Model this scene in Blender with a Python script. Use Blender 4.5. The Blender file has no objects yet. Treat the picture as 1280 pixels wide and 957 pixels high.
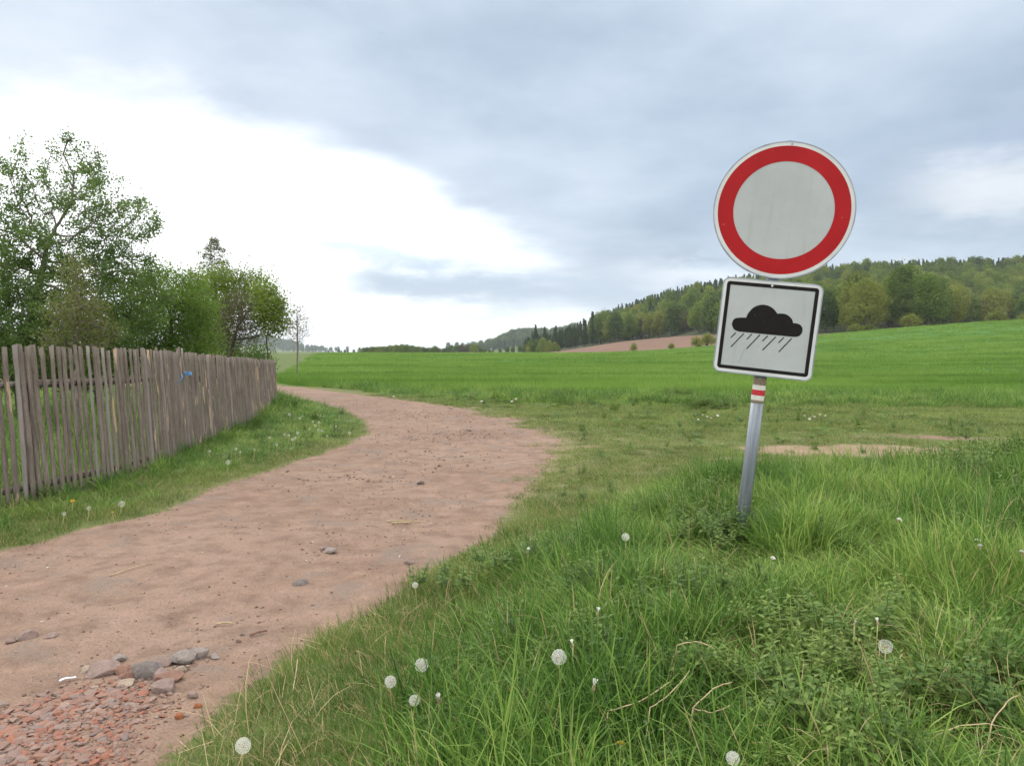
import bpy, math, random
import numpy as np
from mathutils import Vector, Matrix

SC = bpy.context.scene
COL = SC.collection
R = math.radians
FPX, CXP, CYP = 970.0, 640.0, 478.5
PITCH = -R(2.27)
CAMZ = 1.5

# ------------------------------------------------------------------ camera
cam_d = bpy.data.cameras.new("camera")
cam_d.sensor_width = 36.0
cam_d.lens = 36.0 * FPX / 1280.0
cam_d.clip_start = 0.05
cam_d.clip_end = 20000
cam = bpy.data.objects.new("camera", cam_d)
COL.objects.link(cam)
cam.location = (0, 0, CAMZ)
cam.rotation_euler = (R(90) + PITCH, 0, 0)
SC.camera = cam

# ------------------------------------------------------------------ world, sun, exposure
SUN_EL, SUN_AZ = R(48), R(-35)          # azimuth measured from +Y towards +X
SUN_STRENGTH = 1.5
SKY_GAIN = 1.0
SC.view_settings.view_transform = 'Standard'
SC.view_settings.look = 'None'
SC.view_settings.gamma = 1.0
SC.view_settings.use_curve_mapping = False
SC.view_settings.exposure = 0.40
try:
    SC.cycles.max_bounces = 6
    SC.cycles.diffuse_bounces = 3
    SC.cycles.glossy_bounces = 2
    SC.cycles.transmission_bounces = 3
    SC.cycles.transparent_max_bounces = 6
    SC.cycles.volume_bounces = 0
    SC.cycles.use_denoising = True
except Exception:
    pass


class NT:
    """small helper for node trees"""
    def __init__(self, tree):
        self.t = tree
        tree.nodes.clear()

    def n(self, typ, **kw):
        nd = self.t.nodes.new(typ)
        for k, v in kw.items():
            setattr(nd, k, v)
        return nd

    def l(self, a, b):
        self.t.links.new(a, b)

    def val(self, x, sock):
        if hasattr(x, 'is_output'):
            self.l(x, sock)
        else:
            sock.default_value = x

    def math(self, op, a, b=0.0, c=0.0, clamp=False):
        nd = self.n('ShaderNodeMath', operation=op)
        nd.use_clamp = clamp
        self.val(a, nd.inputs[0]); self.val(b, nd.inputs[1])
        if op in ('MULTIPLY_ADD', 'WRAP', 'COMPARE', 'SMOOTH_MIN'):
            self.val(c, nd.inputs[2])
        return nd.outputs[0]

    def smooth(self, a, b, x, to0=0.0, to1=1.0):
        nd = self.n('ShaderNodeMapRange', interpolation_type='SMOOTHSTEP')
        self.val(x, nd.inputs[0]); nd.inputs[1].default_value = a; nd.inputs[2].default_value = b
        nd.inputs[3].default_value = to0; nd.inputs[4].default_value = to1
        return nd.outputs[0]

    def lin(self, a, b, x, to0=0.0, to1=1.0):
        nd = self.n('ShaderNodeMapRange')
        self.val(x, nd.inputs[0]); nd.inputs[1].default_value = a; nd.inputs[2].default_value = b
        nd.inputs[3].default_value = to0; nd.inputs[4].default_value = to1
        return nd.outputs[0]

    def noise(self, vec, scale, detail=4, rough=0.55, dist=0.0, out=0):
        nd = self.n('ShaderNodeTexNoise')
        if vec is not None:
            self.l(vec, nd.inputs['Vector'])
        nd.inputs['Scale'].default_value = scale
        nd.inputs['Detail'].default_value = detail
        nd.inputs['Roughness'].default_value = rough
        nd.inputs['Distortion'].default_value = dist
        return nd.outputs[out]

    def mix(self, f, a, b, blend='MIX'):
        nd = self.n('ShaderNodeMix', data_type='RGBA', blend_type=blend)
        self.val(f, nd.inputs[0])
        for x, s in ((a, nd.inputs[6]), (b, nd.inputs[7])):
            if hasattr(x, 'is_output'):
                self.l(x, s)
            else:
                s.default_value = (*x[:3], 1)
        return nd.outputs[2]

    def ramp(self, x, stops, interp='LINEAR'):
        nd = self.n('ShaderNodeValToRGB')
        nd.color_ramp.interpolation = interp
        els = nd.color_ramp.elements
        while len(els) < len(stops):
            els.new(0.5)
        for e, (p, c) in zip(els, stops):
            e.position = p
            e.color = (*c, 1) if len(c) == 3 else c
        self.val(x, nd.inputs[0])
        return nd.outputs[0]

    def attr(self, name, out='Fac'):
        nd = self.n('ShaderNodeAttribute', attribute_name=name)
        return nd.outputs[out]

    def vscale(self, vec, s):
        nd = self.n('ShaderNodeVectorMath', operation='MULTIPLY')
        self.l(vec, nd.inputs[0]); nd.inputs[1].default_value = s
        return nd.outputs[0]


world = bpy.data.worlds.new("World")
SC.world = world
world.use_nodes = True
w = NT(world.node_tree)
wout = w.n('ShaderNodeOutputWorld')
sky = w.n('ShaderNodeTexSky', sky_type='NISHITA')
sky.sun_disc = False
sky.sun_elevation = SUN_EL
sky.sun_rotation = SUN_AZ
sky.dust_density = 2.0
bg1 = w.n('ShaderNodeBackground')
w.l(sky.outputs[0], bg1.inputs[0]); bg1.inputs[1].default_value = 0.10
tc = w.n('ShaderNodeTexCoord')
sep = w.n('ShaderNodeSeparateXYZ')
w.l(tc.outputs['Generated'], sep.inputs[0])
az = w.math('ARCTAN2', sep.outputs[0], sep.outputs[1])
el = w.math('ARCSINE', sep.outputs[2])
# cloud deck coordinates: direction projected on a plane high above, so clouds flatten towards the horizon
zz = w.math('MAXIMUM', w.math('ADD', sep.outputs[2], 0.10), 0.05)
comb = w.n('ShaderNodeCombineXYZ')
w.l(w.math('DIVIDE', sep.outputs[0], zz), comb.inputs[0])
w.l(w.math('DIVIDE', sep.outputs[1], zz), comb.inputs[1])
deck = comb.outputs[0]
n1 = w.noise(deck, 0.55, 6, 0.55, 0.3)
n2 = w.noise(deck, 1.7, 6, 0.6, 0.2)
n3 = w.noise(w.vscale(tc.outputs['Generated'], (1.2, 1.2, 3.2)), 2.3, 5, 0.55)
# elevation of the lower edge of the grey bank, by azimuth
azn = w.lin(-math.pi, math.pi, az)
def azp(u): return (math.atan(u) + math.pi) / (2 * math.pi)
edge = w.ramp(azn, [(0.0, (.9,) * 3), (0.30, (.60,) * 3), (azp(-.66), (.545,) * 3), (azp(-.40), (.585,) * 3), (azp(-.22), (.52,) * 3),
                    (azp(-.04), (.37,) * 3), (azp(.08), (.20,) * 3), (azp(.20), (.06,) * 3), (azp(.36), (0.0,) * 3), (1.0, (0.0,) * 3)])
edge = w.math('MULTIPLY', edge, 0.5)
wob = w.math('MULTIPLY', w.math('SUBTRACT', n2, 0.5), 0.07)
wob2 = w.math('MULTIPLY', w.math('SUBTRACT', n3, 0.5), 0.10)
dv = w.math('SUBTRACT', w.math('ADD', w.math('ADD', edge, wob), wob2), el)
white = w.smooth(-0.022, 0.075, dv)
soft = w.smooth(-0.16, 0.10, dv)
# grey streaks inside the bright part
stz = w.noise(w.vscale(tc.outputs['Generated'], (2.0, 2.0, 16.0)), 2.1, 4, 0.5, 0.4)
st_band = w.math('MULTIPLY', w.smooth(0.03, 0.06, el), w.smooth(0.15, 0.10, el))
st_az = w.math('MULTIPLY', w.smooth(-0.30, -0.05, az), w.smooth(0.60, 0.25, az))
streak = w.math('MULTIPLY', w.math('MULTIPLY', w.smooth(0.46, 0.60, stz), st_band), st_az)
bank = w.ramp(w.math('ADD', w.math('ADD', w.math('MULTIPLY', n1, 0.40), w.math('MULTIPLY', n2, 0.15)), w.math('MULTIPLY', n3, 0.45)),
              [(0.37, (.31, .390, .49)), (0.45, (.385, .470, .575)), (0.53, (.475, .560, .660)), (0.61, (.565, .635, .715)), (0.68, (.70, .735, .79))])
bank = w.mix(w.math('MULTIPLY', soft, 0.40), bank, (.72, .76, .83))
cl = w.mix(white, bank, (1.35, 1.37, 1.40))
cl = w.mix(w.math('MULTIPLY', streak, 0.55), cl, (.54, .65, .77))
def band(c0, slope, hw, a0, a1, amt, off):
    sn = w.noise(w.vscale(tc.outputs['Generated'], (3.0, 3.0, 9.0)), 2.6 + off, 5, .6, .3)
    cen = w.math('ADD', w.math('MULTIPLY', az, slope), c0)
    dd = w.math('ABSOLUTE', w.math('SUBTRACT', el, w.math('ADD', cen, w.math('MULTIPLY', w.math('SUBTRACT', sn, .5), .06))))
    win = w.math('MULTIPLY', w.smooth(a0, a0 + .12, az), w.smooth(a1, a1 - .14, az))
    return w.math('MULTIPLY', w.math('MULTIPLY', w.smooth(hw, 0.0, dd), win), amt)
cl = w.mix(band(.098, -.13, .018, -.34, .02, .8, 0.0), cl, (.50, .62, .75))
cl = w.mix(band(.080, -.05, .044, -.28, .34, 1.0, .9), cl, (.42, .51, .62))
cl = w.mix(band(.050, 0.0, .018, -.20, .10, .6, 1.7), cl, (.60, .68, .77))
cl = w.mix(band(.155, .10, .035, .42, .95, .6, 2.3), cl, (.40, .48, .62))
cl = w.mix(band(.105, -.05, .030, .10, .40, .55, 2.9), cl, (.80, .83, .88))
cl = w.mix(band(.205, -.05, .055, .42, .95, .75, 3.3), cl, (.76, .79, .82))
# paler towards the horizon
cl = w.mix(w.math('MULTIPLY', w.smooth(0.10, 0.0, el), 0.55), cl, (.69, .75, .82))
# added brightness in the unseen sky overhead and behind the viewer, lighting the foreground
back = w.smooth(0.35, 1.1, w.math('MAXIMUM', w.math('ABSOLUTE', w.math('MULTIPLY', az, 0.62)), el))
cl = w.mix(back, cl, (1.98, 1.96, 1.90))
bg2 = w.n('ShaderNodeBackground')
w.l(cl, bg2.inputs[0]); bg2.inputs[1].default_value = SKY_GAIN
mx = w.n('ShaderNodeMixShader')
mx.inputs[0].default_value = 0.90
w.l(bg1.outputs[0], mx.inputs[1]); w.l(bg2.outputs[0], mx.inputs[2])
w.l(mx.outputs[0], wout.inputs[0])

sd_ = bpy.data.lights.new("sun", 'SUN')
sd_.energy = SUN_STRENGTH
sd_.angle = R(12)
sd_.color = (1.0, 0.96, 0.90)
sun = bpy.data.objects.new("sun", sd_)
COL.objects.link(sun)
sun.rotation_euler = Vector((-math.sin(SUN_AZ) * math.cos(SUN_EL), -math.cos(SUN_AZ) * math.cos(SUN_EL), -math.sin(SUN_EL))).to_track_quat('-Z', 'Y').to_euler()


# ------------------------------------------------------------------ numeric helpers
def ss(a, b, x):
    t = np.clip((np.asarray(x, float) - a) / (b - a), 0, 1)
    return t * t * (3 - 2 * t)


def _hash(ix, iy, seed):
    h = (ix.astype(np.int64) * 374761393 + iy.astype(np.int64) * 668265263 + seed * 1442695041) & 0xffffffff
    h = ((h ^ (h >> 13)) * 1274126177) & 0xffffffff
    h = h ^ (h >> 16)
    return (h & 0xffffff) / float(0xffffff)


def vnoise(x, y, seed=0):
    x = np.asarray(x, float); y = np.asarray(y, float)
    ix = np.floor(x).astype(np.int64); iy = np.floor(y).astype(np.int64)
    fx = x - ix; fy = y - iy
    fx = fx * fx * (3 - 2 * fx); fy = fy * fy * (3 - 2 * fy)
    a = _hash(ix, iy, seed); b = _hash(ix + 1, iy, seed); c = _hash(ix, iy + 1, seed); d = _hash(ix + 1, iy + 1, seed)
    return (a * (1 - fx) + b * fx) * (1 - fy) + (c * (1 - fx) + d * fx) * fy


def fbm(x, y, seed=0, octv=4):
    s = 0; a = 1; t = 0
    for i in range(octv):
        s = s + a * (vnoise(x * 2 ** i + 17.3 * i, y * 2 ** i - 9.1 * i, seed + i) * 2 - 1); t += a; a *= 0.5
    return s / t


CP, SP = math.cos(PITCH), math.sin(PITCH)


def ray(px, py):
    u = (px - CXP) / FPX; v = (CYP - py) / FPX
    return np.array([u, CP - v * SP, SP + v * CP])


def flat(px, py, z=0.0):
    d = ray(px, py); t = (z - CAMZ) / d[2]
    return (d[0] * t, d[1] * t)


def at(px, py, Y):
    d = ray(px, py); t = Y / d[1]
    return Vector((d[0] * t, Y, CAMZ + d[2] * t))


# ------------------------------------------------------------------ the lie of the land
ROAD = [flat(*p) for p in [(0, 690), (50, 676), (100, 662), (200, 640), (270, 612), (340, 585), (400, 568), (440, 554), (459, 541), (455, 527), (432, 514), (400, 506), (362, 498)]]
ROAD = [(-30, -12), (-30, 1.0), (-9, 3.4), (-5.4, 5.0)] + ROAD + [(-9.6, 29.5), (-14, 33), (-28, 40), (-60, 50), (-60, 60), (-28, 48), (-15, 40.5)] \
    + [flat(*p) for p in [(347, 482), (400, 487), (440, 492), (480, 497), (540, 504), (600, 513), (650, 527), (685, 545), (705, 570), (695, 590), (665, 610), (640, 632), (632, 655), (600, 677), (555, 706), (500, 737), (455, 768), (400, 795), (350, 835), (290, 880), (245, 920), (200, 957)]] \
    + [(-1.25, 2.3), (-1.2, 1.0), (-1.6, -3), (-3, -12)]
ROAD = np.array(ROAD)


def poly_sd(P, x, y):
    x = np.asarray(x, float); y = np.asarray(y, float)
    sh = x.shape; x = x.ravel(); y = y.ravel()
    best = np.full(x.shape, 1e18); inside = np.zeros(x.shape, bool)
    n = len(P)
    for i in range(n):
        ax, ay = P[i]; bx, by = P[(i + 1) % n]
        dx, dy = bx - ax, by - ay
        t = np.clip(((x - ax) * dx + (y - ay) * dy) / (dx * dx + dy * dy + 1e-12), 0, 1)
        d = (x - ax - t * dx) ** 2 + (y - ay - t * dy) ** 2
        best = np.minimum(best, d)
        c = ((ay > y) != (by > y))
        with np.errstate(divide='ignore', invalid='ignore'):
            xi = (bx - ax) * (y - ay) / (by - ay + 1e-15) + ax
        inside ^= c & (x < xi)
    d = np.sqrt(best)
    return np.where(inside, -d, d).reshape(sh)


def road_sd(x, y):
    r = poly_sd(ROAD, x, y)
    amp = 0.10 + 0.40 * ss(5, 16, np.asarray(y)) * ss(-3, 0.5, x)
    return r + amp * fbm(np.asarray(x) * 1.6, np.asarray(y) * 1.3, 5, 4)


def yfoot(x):
    return 392 - 172 * ss(74, 102, x) + 90 * ss(136, 148, x)


def mound(x, y, sdr=None):
    if sdr is None:
        sdr = poly_sd(ROAD, x, y)
    x = np.asarray(x, float); y = np.asarray(y, float)
    right = ss(-2.6, -1.0, x + 0.0 * y)
    crest = 5.2 + 0.20 * np.clip(x, 0, 6)
    return 0.43 * ss(0.0, 2.3, sdr) * (1 - ss(crest, crest + 2.6, y)) * right * ss(-2, 1.0, y)


def H(x, y, detail=True):
    x = np.asarray(x, float); y = np.asarray(y, float)
    base = 1.12 * ss(30, 135, y) - 0.5 * ss(150, 230, y) * (1 - ss(230, 420, y)) + 0.25 * ss(330, 520, y)
    right = 8.3 * ss(10, 135, x) * ss(15, 190, y)
    brown = 3.2 * ss(205, 380, y) * ss(8, 60, x)
    rid = np.interp(x, [0, 20, 40, 70, 99, 161, 254, 396, 700, 1200], [0, 1.0, 5, 13, 20, 35, 47, 52, 54, 55])
    hill = rid * ss(yfoot(x) - 5, 640, y)
    far = 26 * np.exp(-((x - 14) / 45) ** 2 - ((y - 1500) / 120) ** 2) + 40 * np.exp(-((x + 830) / 110) ** 2 - ((y - 2600) / 200) ** 2)
    z = base + right + brown + hill + far
    sdr = poly_sd(ROAD, x, y)
    z = z + mound(x, y, sdr)
    # banks and roughness
    nearf = 1 - ss(25, 60, y)
    z = z + nearf * 0.035 * ss(0.0, 0.35, sdr)
    z = z + nearf * 0.03 * fbm(x * 0.7, y * 0.7, 11, 3)
    z = z + nearf * 0.05 * ss(0, .6, sdr) * fbm(x * 2.1, y * 2.1, 12, 3)
    # wheel ruts following the road
    rt = .6 + .4 * fbm(x * .5, y * .5, 19, 2)
    z = z - nearf * rt * (0.030 * np.exp(-((sdr + 0.80) / 0.20) ** 2) + .022 * np.exp(-((sdr + 1.75) / 0.22) ** 2))
    z = z + nearf * .012 * np.exp(-((sdr + 1.25) / 0.2) ** 2)
    if detail:
        z = z + nearf * np.where(sdr < 0, 0.0035, 0.012) * fbm(x * 9, y * 9, 13, 3)
    return z


def Hs(x, y):
    return float(H(np.array([x]), np.array([y]))[0])


def ground(px, py, up=0.0):
    d = ray(px, py)
    t = np.exp(np.linspace(math.log(1.2), math.log(900), 3000))
    X = d[0] * t; Y = d[1] * t; Z = CAMZ + d[2] * t
    g = H(X, Y) + up
    k = np.argmax(Z < g)
    if k == 0:
        k = len(t) - 1
    return Vector((X[k], Y[k], g[k] - up))


def crop_edge(x):
    return np.interp(x, [-60, -12, -8, -3, 0, 4, 20, 60], [60, 37, 33, 28.5, 26.5, 25.5, 25, 25])


BARE = [(1085, 567, 1.7, .50, 1.5), (1000, 563, 1.2, .36, 1.1), (895, 574, .5, .16, .7), (1190, 549, 2.0, .30, .95), (1120, 545, 1.6, .2, .55), (950, 543, 1.8, .18, .5),
        (930, 500, 1.0, .22, .9), (720, 560, .5, .25, .55), (700, 610, .25, .2, .5), (1010, 550, 1.5, .2, .4), (420, 502, .8, .3, .3)]
BARE = [(*flat(a, b), c, d, e) for a, b, c, d, e in BARE]


def bare(x, y):
    x = np.asarray(x, float); y = np.asarray(y, float)
    v = np.zeros_like(x)
    for cx, cy, rx, ry, s in BARE:
        v = np.maximum(v, s * np.exp(-((x - cx) / rx) ** 2 - ((y - cy) / ry) ** 2))
    return np.clip(v * (1.05 + 0.9 * fbm(x * 2.2, y * 3.0, 31, 4)), 0, 1)


def worn(x, y):
    """the grassy side track branching to the right"""
    x = np.asarray(x, float); y = np.asarray(y, float)
    c = 11.2 + 0.10 * x
    band = np.exp(-((y - c) / 2.3) ** 2) * ss(-0.5, 1.5, x)
    near_road = np.exp(-np.clip(poly_sd(ROAD, x, y), 0, 9) / 1.2) * ss(6.5, 8.5, y)
    return np.clip(band + 0.8 * near_road, 0, 1)


# ------------------------------------------------------------------ object helpers
def tag(o, label=None, cat=None, group=None, kind=None):
    if label: o['label'] = label
    if cat: o['category'] = cat
    if group: o['group'] = group
    if kind: o['kind'] = kind
    return o


def link(name, me, parent=None):
    o = bpy.data.objects.new(name, me)
    COL.objects.link(o)
    if parent is not None:
        o.parent = parent
    return o


def empty(name, loc=(0, 0, 0), rz=0.0):
    o = bpy.data.objects.new(name, None)
    o.empty_display_size = 0.1
    COL.objects.link(o)
    o.location = loc
    o.rotation_euler = (0, 0, rz)
    return o


def copy_tree(o, parent=None):
    c = o.copy()
    COL.objects.link(c)
    if parent is not None:
        c.parent = parent
    for ch in list(o.children):
        copy_tree(ch, c)
    return c


def mesh_np(name, V, F, mats=(), mi=None, smooth=False, attrs=None):
    """V (n,3), F list of arrays of equal-sized faces (m,k)"""
    me = bpy.data.meshes.new(name)
    V = np.asarray(V, np.float32)
    Fs = F if isinstance(F, list) else [F]
    Fs = [np.asarray(f, np.int32) for f in Fs if len(f)]
    me.vertices.add(len(V)); me.vertices.foreach_set('co', V.ravel())
    nl = sum(f.size for f in Fs); npoly = sum(len(f) for f in Fs)
    me.loops.add(nl); me.polygons.add(npoly)
    me.loops.foreach_set('vertex_index', np.concatenate([f.ravel() for f in Fs]))
    tot = np.concatenate([np.full(len(f), f.shape[1], np.int32) for f in Fs])
    start = np.concatenate([[0], np.cumsum(tot)[:-1]]).astype(np.int32)
    me.polygons.foreach_set('loop_start', start)
    for m in mats: me.materials.append(m)
    if mi is not None:
        me.polygons.foreach_set('material_index', np.asarray(mi, np.int32))
    me.polygons.foreach_set('use_smooth', np.full(npoly, smooth))
    if attrs:
        for k, a in attrs.items():
            a = np.asarray(a, np.float32)
            at_ = me.attributes.new(k, 'FLOAT', 'POINT')
            at_.data.foreach_set('value', a)
    me.update(calc_edges=True)
    me.validate()
    return me


class MB:
    """collects shapes into one mesh"""
    def __init__(self):
        self.v = []; self.f = []; self.m = []; self.n = 0; self.at = []

    def add(self, V, F, m=0, a=0.0):
        V = np.asarray(V, float)
        self.v.append(V)
        for f in F:
            self.f.append([i + self.n for i in f]); self.m.append(m)
        self.at.append(np.full(len(V), a) if np.isscalar(a) else np.asarray(a))
        self.n += len(V)

    def tube(self, pts, rad, sides=8, m=0, a=0.0, cap=True, squash=None):
        pts = [np.asarray(p, float) for p in pts]
        n = len(pts)
        rad = [rad] * n if np.isscalar(rad) else rad
        V = []; up = np.array([0.13, 0.07, 0.98])
        prev = None
        for i, p in enumerate(pts):
            t = pts[min(i + 1, n - 1)] - pts[max(i - 1, 0)]
            t = t / (np.linalg.norm(t) + 1e-12)
            if prev is None:
                r = np.array([1.0, 0, 0]) if abs(t[0]) < 0.9 else up
            else:
                r = prev
            x = r - t * np.dot(r, t); x = x / (np.linalg.norm(x) + 1e-12)
            y = np.cross(t, x); prev = x
            for k in range(sides):
                an = 2 * math.pi * k / sides
                V.append(p + rad[i] * (x * math.cos(an) + y * math.sin(an)))
        F = []
        for i in range(n - 1):
            for k in range(sides):
                k2 = (k + 1) % sides
                F.append([i * sides + k, i * sides + k2, (i + 1) * sides + k2, (i + 1) * sides + k])
        if cap:
            F.append(list(range(sides))[::-1]); F.append([(n - 1) * sides + k for k in range(sides)])
        self.add(V, F, m, a)

    def box(self, c, s, m=0, rot=None):
        V = np.array([[x, y, z] for x in (-.5, .5) for y in (-.5, .5) for z in (-.5, .5)]) * np.array(s)
        if rot is not None: V = V @ np.array(rot).T
        V = V + np.array(c)
        self.add(V, [[0, 1, 3, 2], [4, 6, 7, 5], [0, 4, 5, 1], [2, 3, 7, 6], [0, 2, 6, 4], [1, 5, 7, 3]], m)

    def prism(self, outline, z0, z1, m=0, m_side=None):
        """outline in x,y extruded from z0 to z1 (local z is the plate normal)"""
        n = len(outline)
        V = [(x, y, z0) for x, y in outline] + [(x, y, z1) for x, y in outline]
        self.add(V, [[n + i for i in range(n)]], m)
        self.f.append([self.n - 2 * n + i for i in range(n)][::-1]); self.m.append(m if m_side is None else m_side)
        for i in range(n):
            j = (i + 1) % n
            b = self.n - 2 * n
            self.f.append([b + i, b + j, b + n + j, b + n + i]); self.m.append(m if m_side is None else m_side)

    def ring(self, o1, o2, z0, z1, m=0):
        """flat ring between outline o1 (outer) and o2 (inner), same number of points"""
        n = len(o1)
        V = [(x, y, z1) for x, y in o1] + [(x, y, z1) for x, y in o2] + [(x, y, z0) for x, y in o1] + [(x, y, z0) for x, y in o2]
        F = []
        for i in range(n):
            j = (i + 1) % n
            F += [[i, j, n + j, n + i], [2 * n + i, 2 * n + j, j, i], [n + i, n + j, 3 * n + j, 3 * n + i]]
        self.add(V, F, m)

    def build(self, name, mats, parent=None, smooth=False, attr=None):
        me = bpy.data.meshes.new(name)
        V = np.concatenate(self.v) if self.v else np.zeros((0, 3))
        me.from_pydata([tuple(x) for x in V], [], self.f)
        for m in (mats if isinstance(mats, (list, tuple)) else [mats]): me.materials.append(m)
        me.polygons.foreach_set('material_index', np.array(self.m, np.int32))
        me.polygons.foreach_set('use_smooth', np.full(len(self.f), smooth))
        if attr:
            a = me.attributes.new(attr, 'FLOAT', 'POINT'); a.data.foreach_set('value', np.concatenate(self.at).astype(np.float32))
        me.update()
        return link(name, me, parent)


# ------------------------------------------------------------------ materials
def material(name):
    m = bpy.data.materials.new(name)
    m.use_nodes = True
    g = NT(m.node_tree)
    g.out = g.n('ShaderNodeOutputMaterial')
    return m, g


def principled(g, col, rough=0.8, metal=0.0, bump=None, bump_d=0.02, bump_s=1.0, spec=0.3):
    p = g.n('ShaderNodeBsdfPrincipled')
    if hasattr(col, 'is_output'): g.l(col, p.inputs['Base Color'])
    else: p.inputs['Base Color'].default_value = (*col, 1)
    g.val(rough, p.inputs['Roughness'])
    p.inputs['Metallic'].default_value = metal
    p.inputs['Specular IOR Level'].default_value = spec
    if bump is not None:
        b = g.n('ShaderNodeBump')
        b.inputs['Strength'].default_value = bump_s
        b.inputs['Distance'].default_value = bump_d
        g.l(bump, b.inputs['Height']); g.l(b.outputs[0], p.inputs['Normal'])
    g.l(p.outputs[0], g.out.inputs[0])
    return p


def simple(name, col, rough=0.7, metal=0.0, var=0.15, scale=20, spec=0.3):
    m, g = material(name)
    tcn = g.n('ShaderNodeTexCoord').outputs['Object']
    n = g.noise(tcn, scale, 5)
    c2 = tuple(x * (1 - var) for x in col); c3 = tuple(min(1, x * (1 + var)) for x in col)
    c = g.ramp(n, [(0.3, c2), (0.7, c3)])
    principled(g, c, rough, metal, spec=spec)
    return m


def leaf_material(name, c_dark, c_mid, c_light, transl=0.35, tint='tint', world_scale=0.5, straw=None, rough=0.55, hue_obj=0.5, stretch=None, nzw=.30):
    m, g = material(name)
    t = g.attr(tint)
    oi = g.n('ShaderNodeObjectInfo').outputs['Random']
    pos = g.n('ShaderNodeNewGeometry').outputs['Position']
    if stretch: pos = g.vscale(pos, stretch)
    nz = g.noise(pos, world_scale, 3)
    f = g.math('ADD', g.math('ADD', g.math('MULTIPLY', t, 0.45), g.math('MULTIPLY', oi, 0.25 * hue_obj * 2)), g.math('MULTIPLY', g.smooth(0.34, 0.66, nz), nzw))
    c = g.ramp(f, [(0.1, c_dark), (0.5, c_mid), (0.9, c_light)])
    if straw is not None:
        c = g.mix(g.smooth(straw[0], straw[0] + 0.02, t), c, straw[1])
    p = g.n('ShaderNodeBsdfPrincipled')
    g.l(c, p.inputs['Base Color']); p.inputs['Roughness'].default_value = rough
    p.inputs['Specular IOR Level'].default_value = 0.25
    tr = g.n('ShaderNodeBsdfTranslucent')
    g.l(g.mix(0.35, c, (0.30, 0.45, 0.05)) if straw is None else c, tr.inputs[0])
    mxs = g.n('ShaderNodeMixShader'); mxs.inputs[0].default_value = transl
    g.l(p.outputs[0], mxs.inputs[1]); g.l(tr.outputs[0], mxs.inputs[2])
    g.l(mxs.outputs[0], g.out.inputs[0])
    return m


# earth: packed red dirt and grassy soil, blended by the 'dirt' attribute
M_earth, g = material('earth')
pos = g.n('ShaderNodeNewGeometry').outputs['Position']
dirt = g.attr('dirt'); dry = g.attr('dry')
na = g.noise(pos, 0.6, 5, 0.6); nb = g.noise(pos, 4.0, 6, 0.65); nc = g.noise(pos, 28.0, 6, 0.7); ne = g.noise(pos, 1.7, 5, 0.6, 0.6)
red = g.ramp(na, [(0.32, (.172, .108, .078)), (0.5, (.208, .138, .102)), (0.68, (.242, .168, .128))])
red = g.mix(g.smooth(0.50, 0.72, nb), red, (.262, .175, .133))
red = g.mix(g.math('MULTIPLY', g.smooth(0.54, 0.34, nb), 0.75), red, (.130, .082, .062))
red = g.mix(g.math('MULTIPLY', g.smooth(0.53, 0.66, ne), 0.75), red, (.165, .130, .108))
red = g.mix(g.math('MULTIPLY', g.smooth(0.58, 0.72, nc), 0.55), red, (.27, .20, .165))
red = g.mix(g.math('MULTIPLY', g.smooth(0.44, 0.30, nc), 0.60), red, (.085, .055, .043))
vo = g.n('ShaderNodeTexVoronoi'); g.l(pos, vo.inputs['Vector']); vo.inputs['Scale'].default_value = 55
peb = g.math('MULTIPLY', g.smooth(0.26, 0.16, vo.outputs['Distance']), g.smooth(0.50, 0.60, nb))
sepc = g.n('ShaderNodeSeparateColor'); g.l(vo.outputs['Color'], sepc.inputs[0])
red = g.mix(g.math('MULTIPLY', peb, g.smooth(.5, .6, sepc.outputs[0])), red, g.ramp(sepc.outputs[1], [(0, (.07, .055, .048)), (.6, (.20, .155, .13)), (1, (.32, .275, .24))]))
soil = g.ramp(nb, [(0.3, (.045, .070, .018)), (0.55, (.085, .115, .030)), (0.75, (.13, .13, .05))])
soil = g.mix(dry, soil, g.ramp(nc, [(0.3, (.10, .105, .04)), (0.7, (.20, .165, .085))]))
nf = g.noise(pos, 110.0, 4, 0.7); ng_ = g.noise(pos, 9.0, 6, 0.7, 0.8)
red = g.mix(g.math('MULTIPLY', g.smooth(0.50, 0.66, nf), 0.45), red, (.30, .215, .170))
red = g.mix(g.math('MULTIPLY', g.smooth(0.47, 0.34, nf), 0.55), red, (.095, .060, .046))
red = g.mix(g.math('MULTIPLY', g.smooth(0.55, 0.75, ng_), 0.45), red, (.170, .135, .110))
red = g.mix(g.math('MULTIPLY', g.smooth(.38, .48, dry), .75), red, g.ramp(nc, [(.3, (.17, .125, .075)), (.7, (.31, .235, .155))]))
df = g.smooth(0.38, 0.62, g.math('ADD', dirt, g.math('MULTIPLY', g.math('SUBTRACT', g.noise(pos, 14, 5, .65), 0.5), 0.7)))
col = g.mix(df, soil, red)
hgt = g.math('ADD', g.math('MULTIPLY', nb, 0.8), g.math('ADD', g.math('MULTIPLY', nc, 0.30), g.math('ADD', g.math('MULTIPLY', peb, 0.25), g.math('MULTIPLY', nf, 0.10))))
principled(g, col, 0.92, bump=hgt, bump_d=0.036, bump_s=.85, spec=0.15)

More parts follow.
